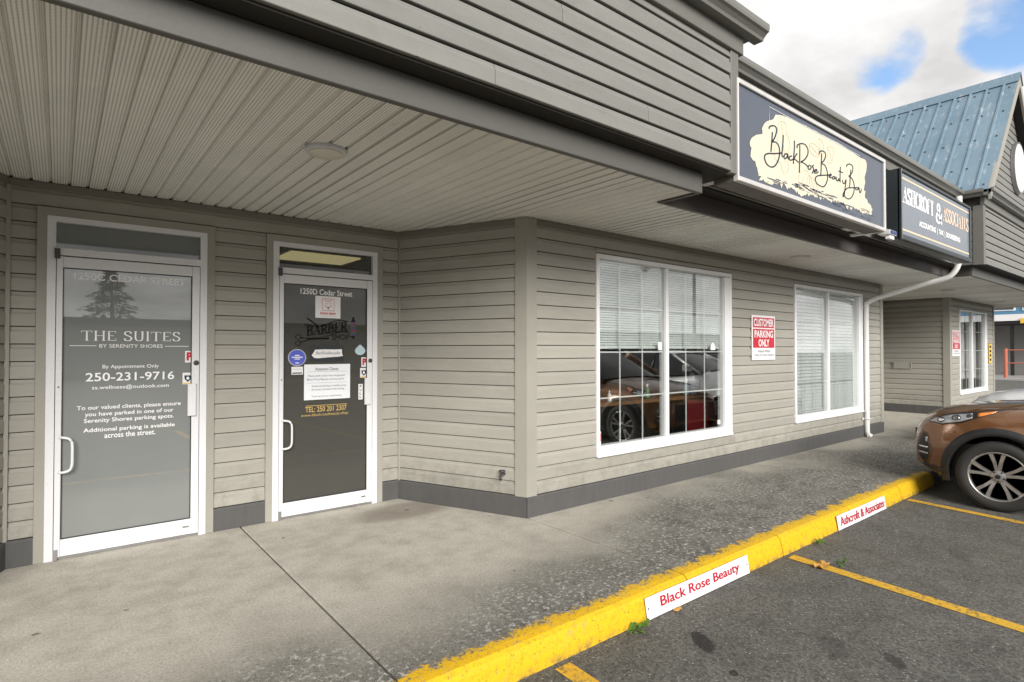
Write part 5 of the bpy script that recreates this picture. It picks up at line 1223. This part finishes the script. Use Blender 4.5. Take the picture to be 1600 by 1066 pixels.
for y_ in (7.35, 5.6, 3.8): MB().tube([(40, y_, RZ), (40, y_, 1.50)], .085, 12).build('post', 'orange', rl)
for z in (.72, 1.42): MB().tube([(40, 7.35, z), (40, 3.0, z)], .028, 8).build('rail', 'orange', rl)
struct(MB().box(38.6, 46.4, -4, 9.5, RZ - .1, RZ + .08).build('pavement', 'grey_wall'))
# ------------------------------------------------------------------ across the lot (mirrored in the glass)
ob = thing('commercial_building', 'long low grey commercial building across the lot mirrored in the shop windows', 'building', (30, -34, RZ))
MB().box(-25, 75, -42, -32, RZ, 3.0).build('wall', 'grey_wall', ob); MB().box(-25.3, 75.3, -42.3, -31.7, 3.0, 3.35).build('parapet', 'dark_wall', ob)
for k in range(12):
    w_ = MB().box(8 + k * 5.4, 11.4 + k * 5.4, -31.99, -31.93, .8, 2.3).build('window', 'vinyl', ob); MB().box(8.1 + k * 5.4, 11.3 + k * 5.4, -31.92, -31.90, .9, 2.2).build('pane', 'car_glass', w_)
def conifer(x_, y_, h, r, label, seed):
    random.seed(seed); t = thing('conifer_tree', label, 'tree', (x_, y_, RZ), 'conifers across the lot')
    MB().tube([(x_, y_, RZ), (x_ + .1, y_, h * .5), (x_, y_, h * .97)], [.22, .14, .03], 8).build('trunk', 'bark', t)
    mb = MB()
    for k in range(4200):
        u = random.random() ** .75; z = h * (.10 + .9 * (1 - u)); rr = r * (u ** .8) * (.75 + .25 * math.sin(z * 7 + seed)) * math.sqrt(random.random()); a = random.uniform(0, 2 * PI)
        c_ = Vector((x_ + rr * math.cos(a), y_ + rr * math.sin(a), z - rr * .25)); s_ = random.uniform(.10, .28)
        d1 = Vector((math.cos(a), math.sin(a), random.uniform(-.6, .2))) * s_; d2 = Vector((random.uniform(-1, 1), random.uniform(-1, 1), random.uniform(-.5, .5))) * s_ * .5
        mb.add([c_ - d1, c_ + d2, c_ + d1, c_ - d2], [(0, 1, 2, 3)])
    mb.build('crown', 'needles', t)
conifer(3.2, -46, 8.2, 4.6, 'broad dark conifer across the lot mirrored in the frosted door', 3)
conifer(26, -30.5, 7.5, 2.0, 'taller slim conifer across the lot mirrored in the windows', 9)
up = thing('utility_pole', 'wooden utility pole with crossarm across the lot mirrored in the windows', 'pole', (40, -19, RZ))
MB().tube([(40, -19, RZ), (40, -19, 10.5)], [.16, .11], 10).build('post', 'bark', up); MB().box(38.8, 41.2, -19.2, -19.09, 9.6, 9.72).build('crossarm', 'bark', up)
for z, y_, wl in ((9.8, -19.15, 'far upper'), (9.8, -18.6, 'near upper'), (8.2, -19.0, 'lowest')):
    mb = MB(); mb.tube([(40 + (x_ - 40), y_, z - .8 + .8 * abs((x_ - 40) / 40) ** 2) for x_ in range(-20, 101, 6)], .022, 5); tag(mb.build('overhead_wire', 'black'), wl + ' sagging overhead wire strung from the utility pole across the lot', 'wire', 'overhead wires')
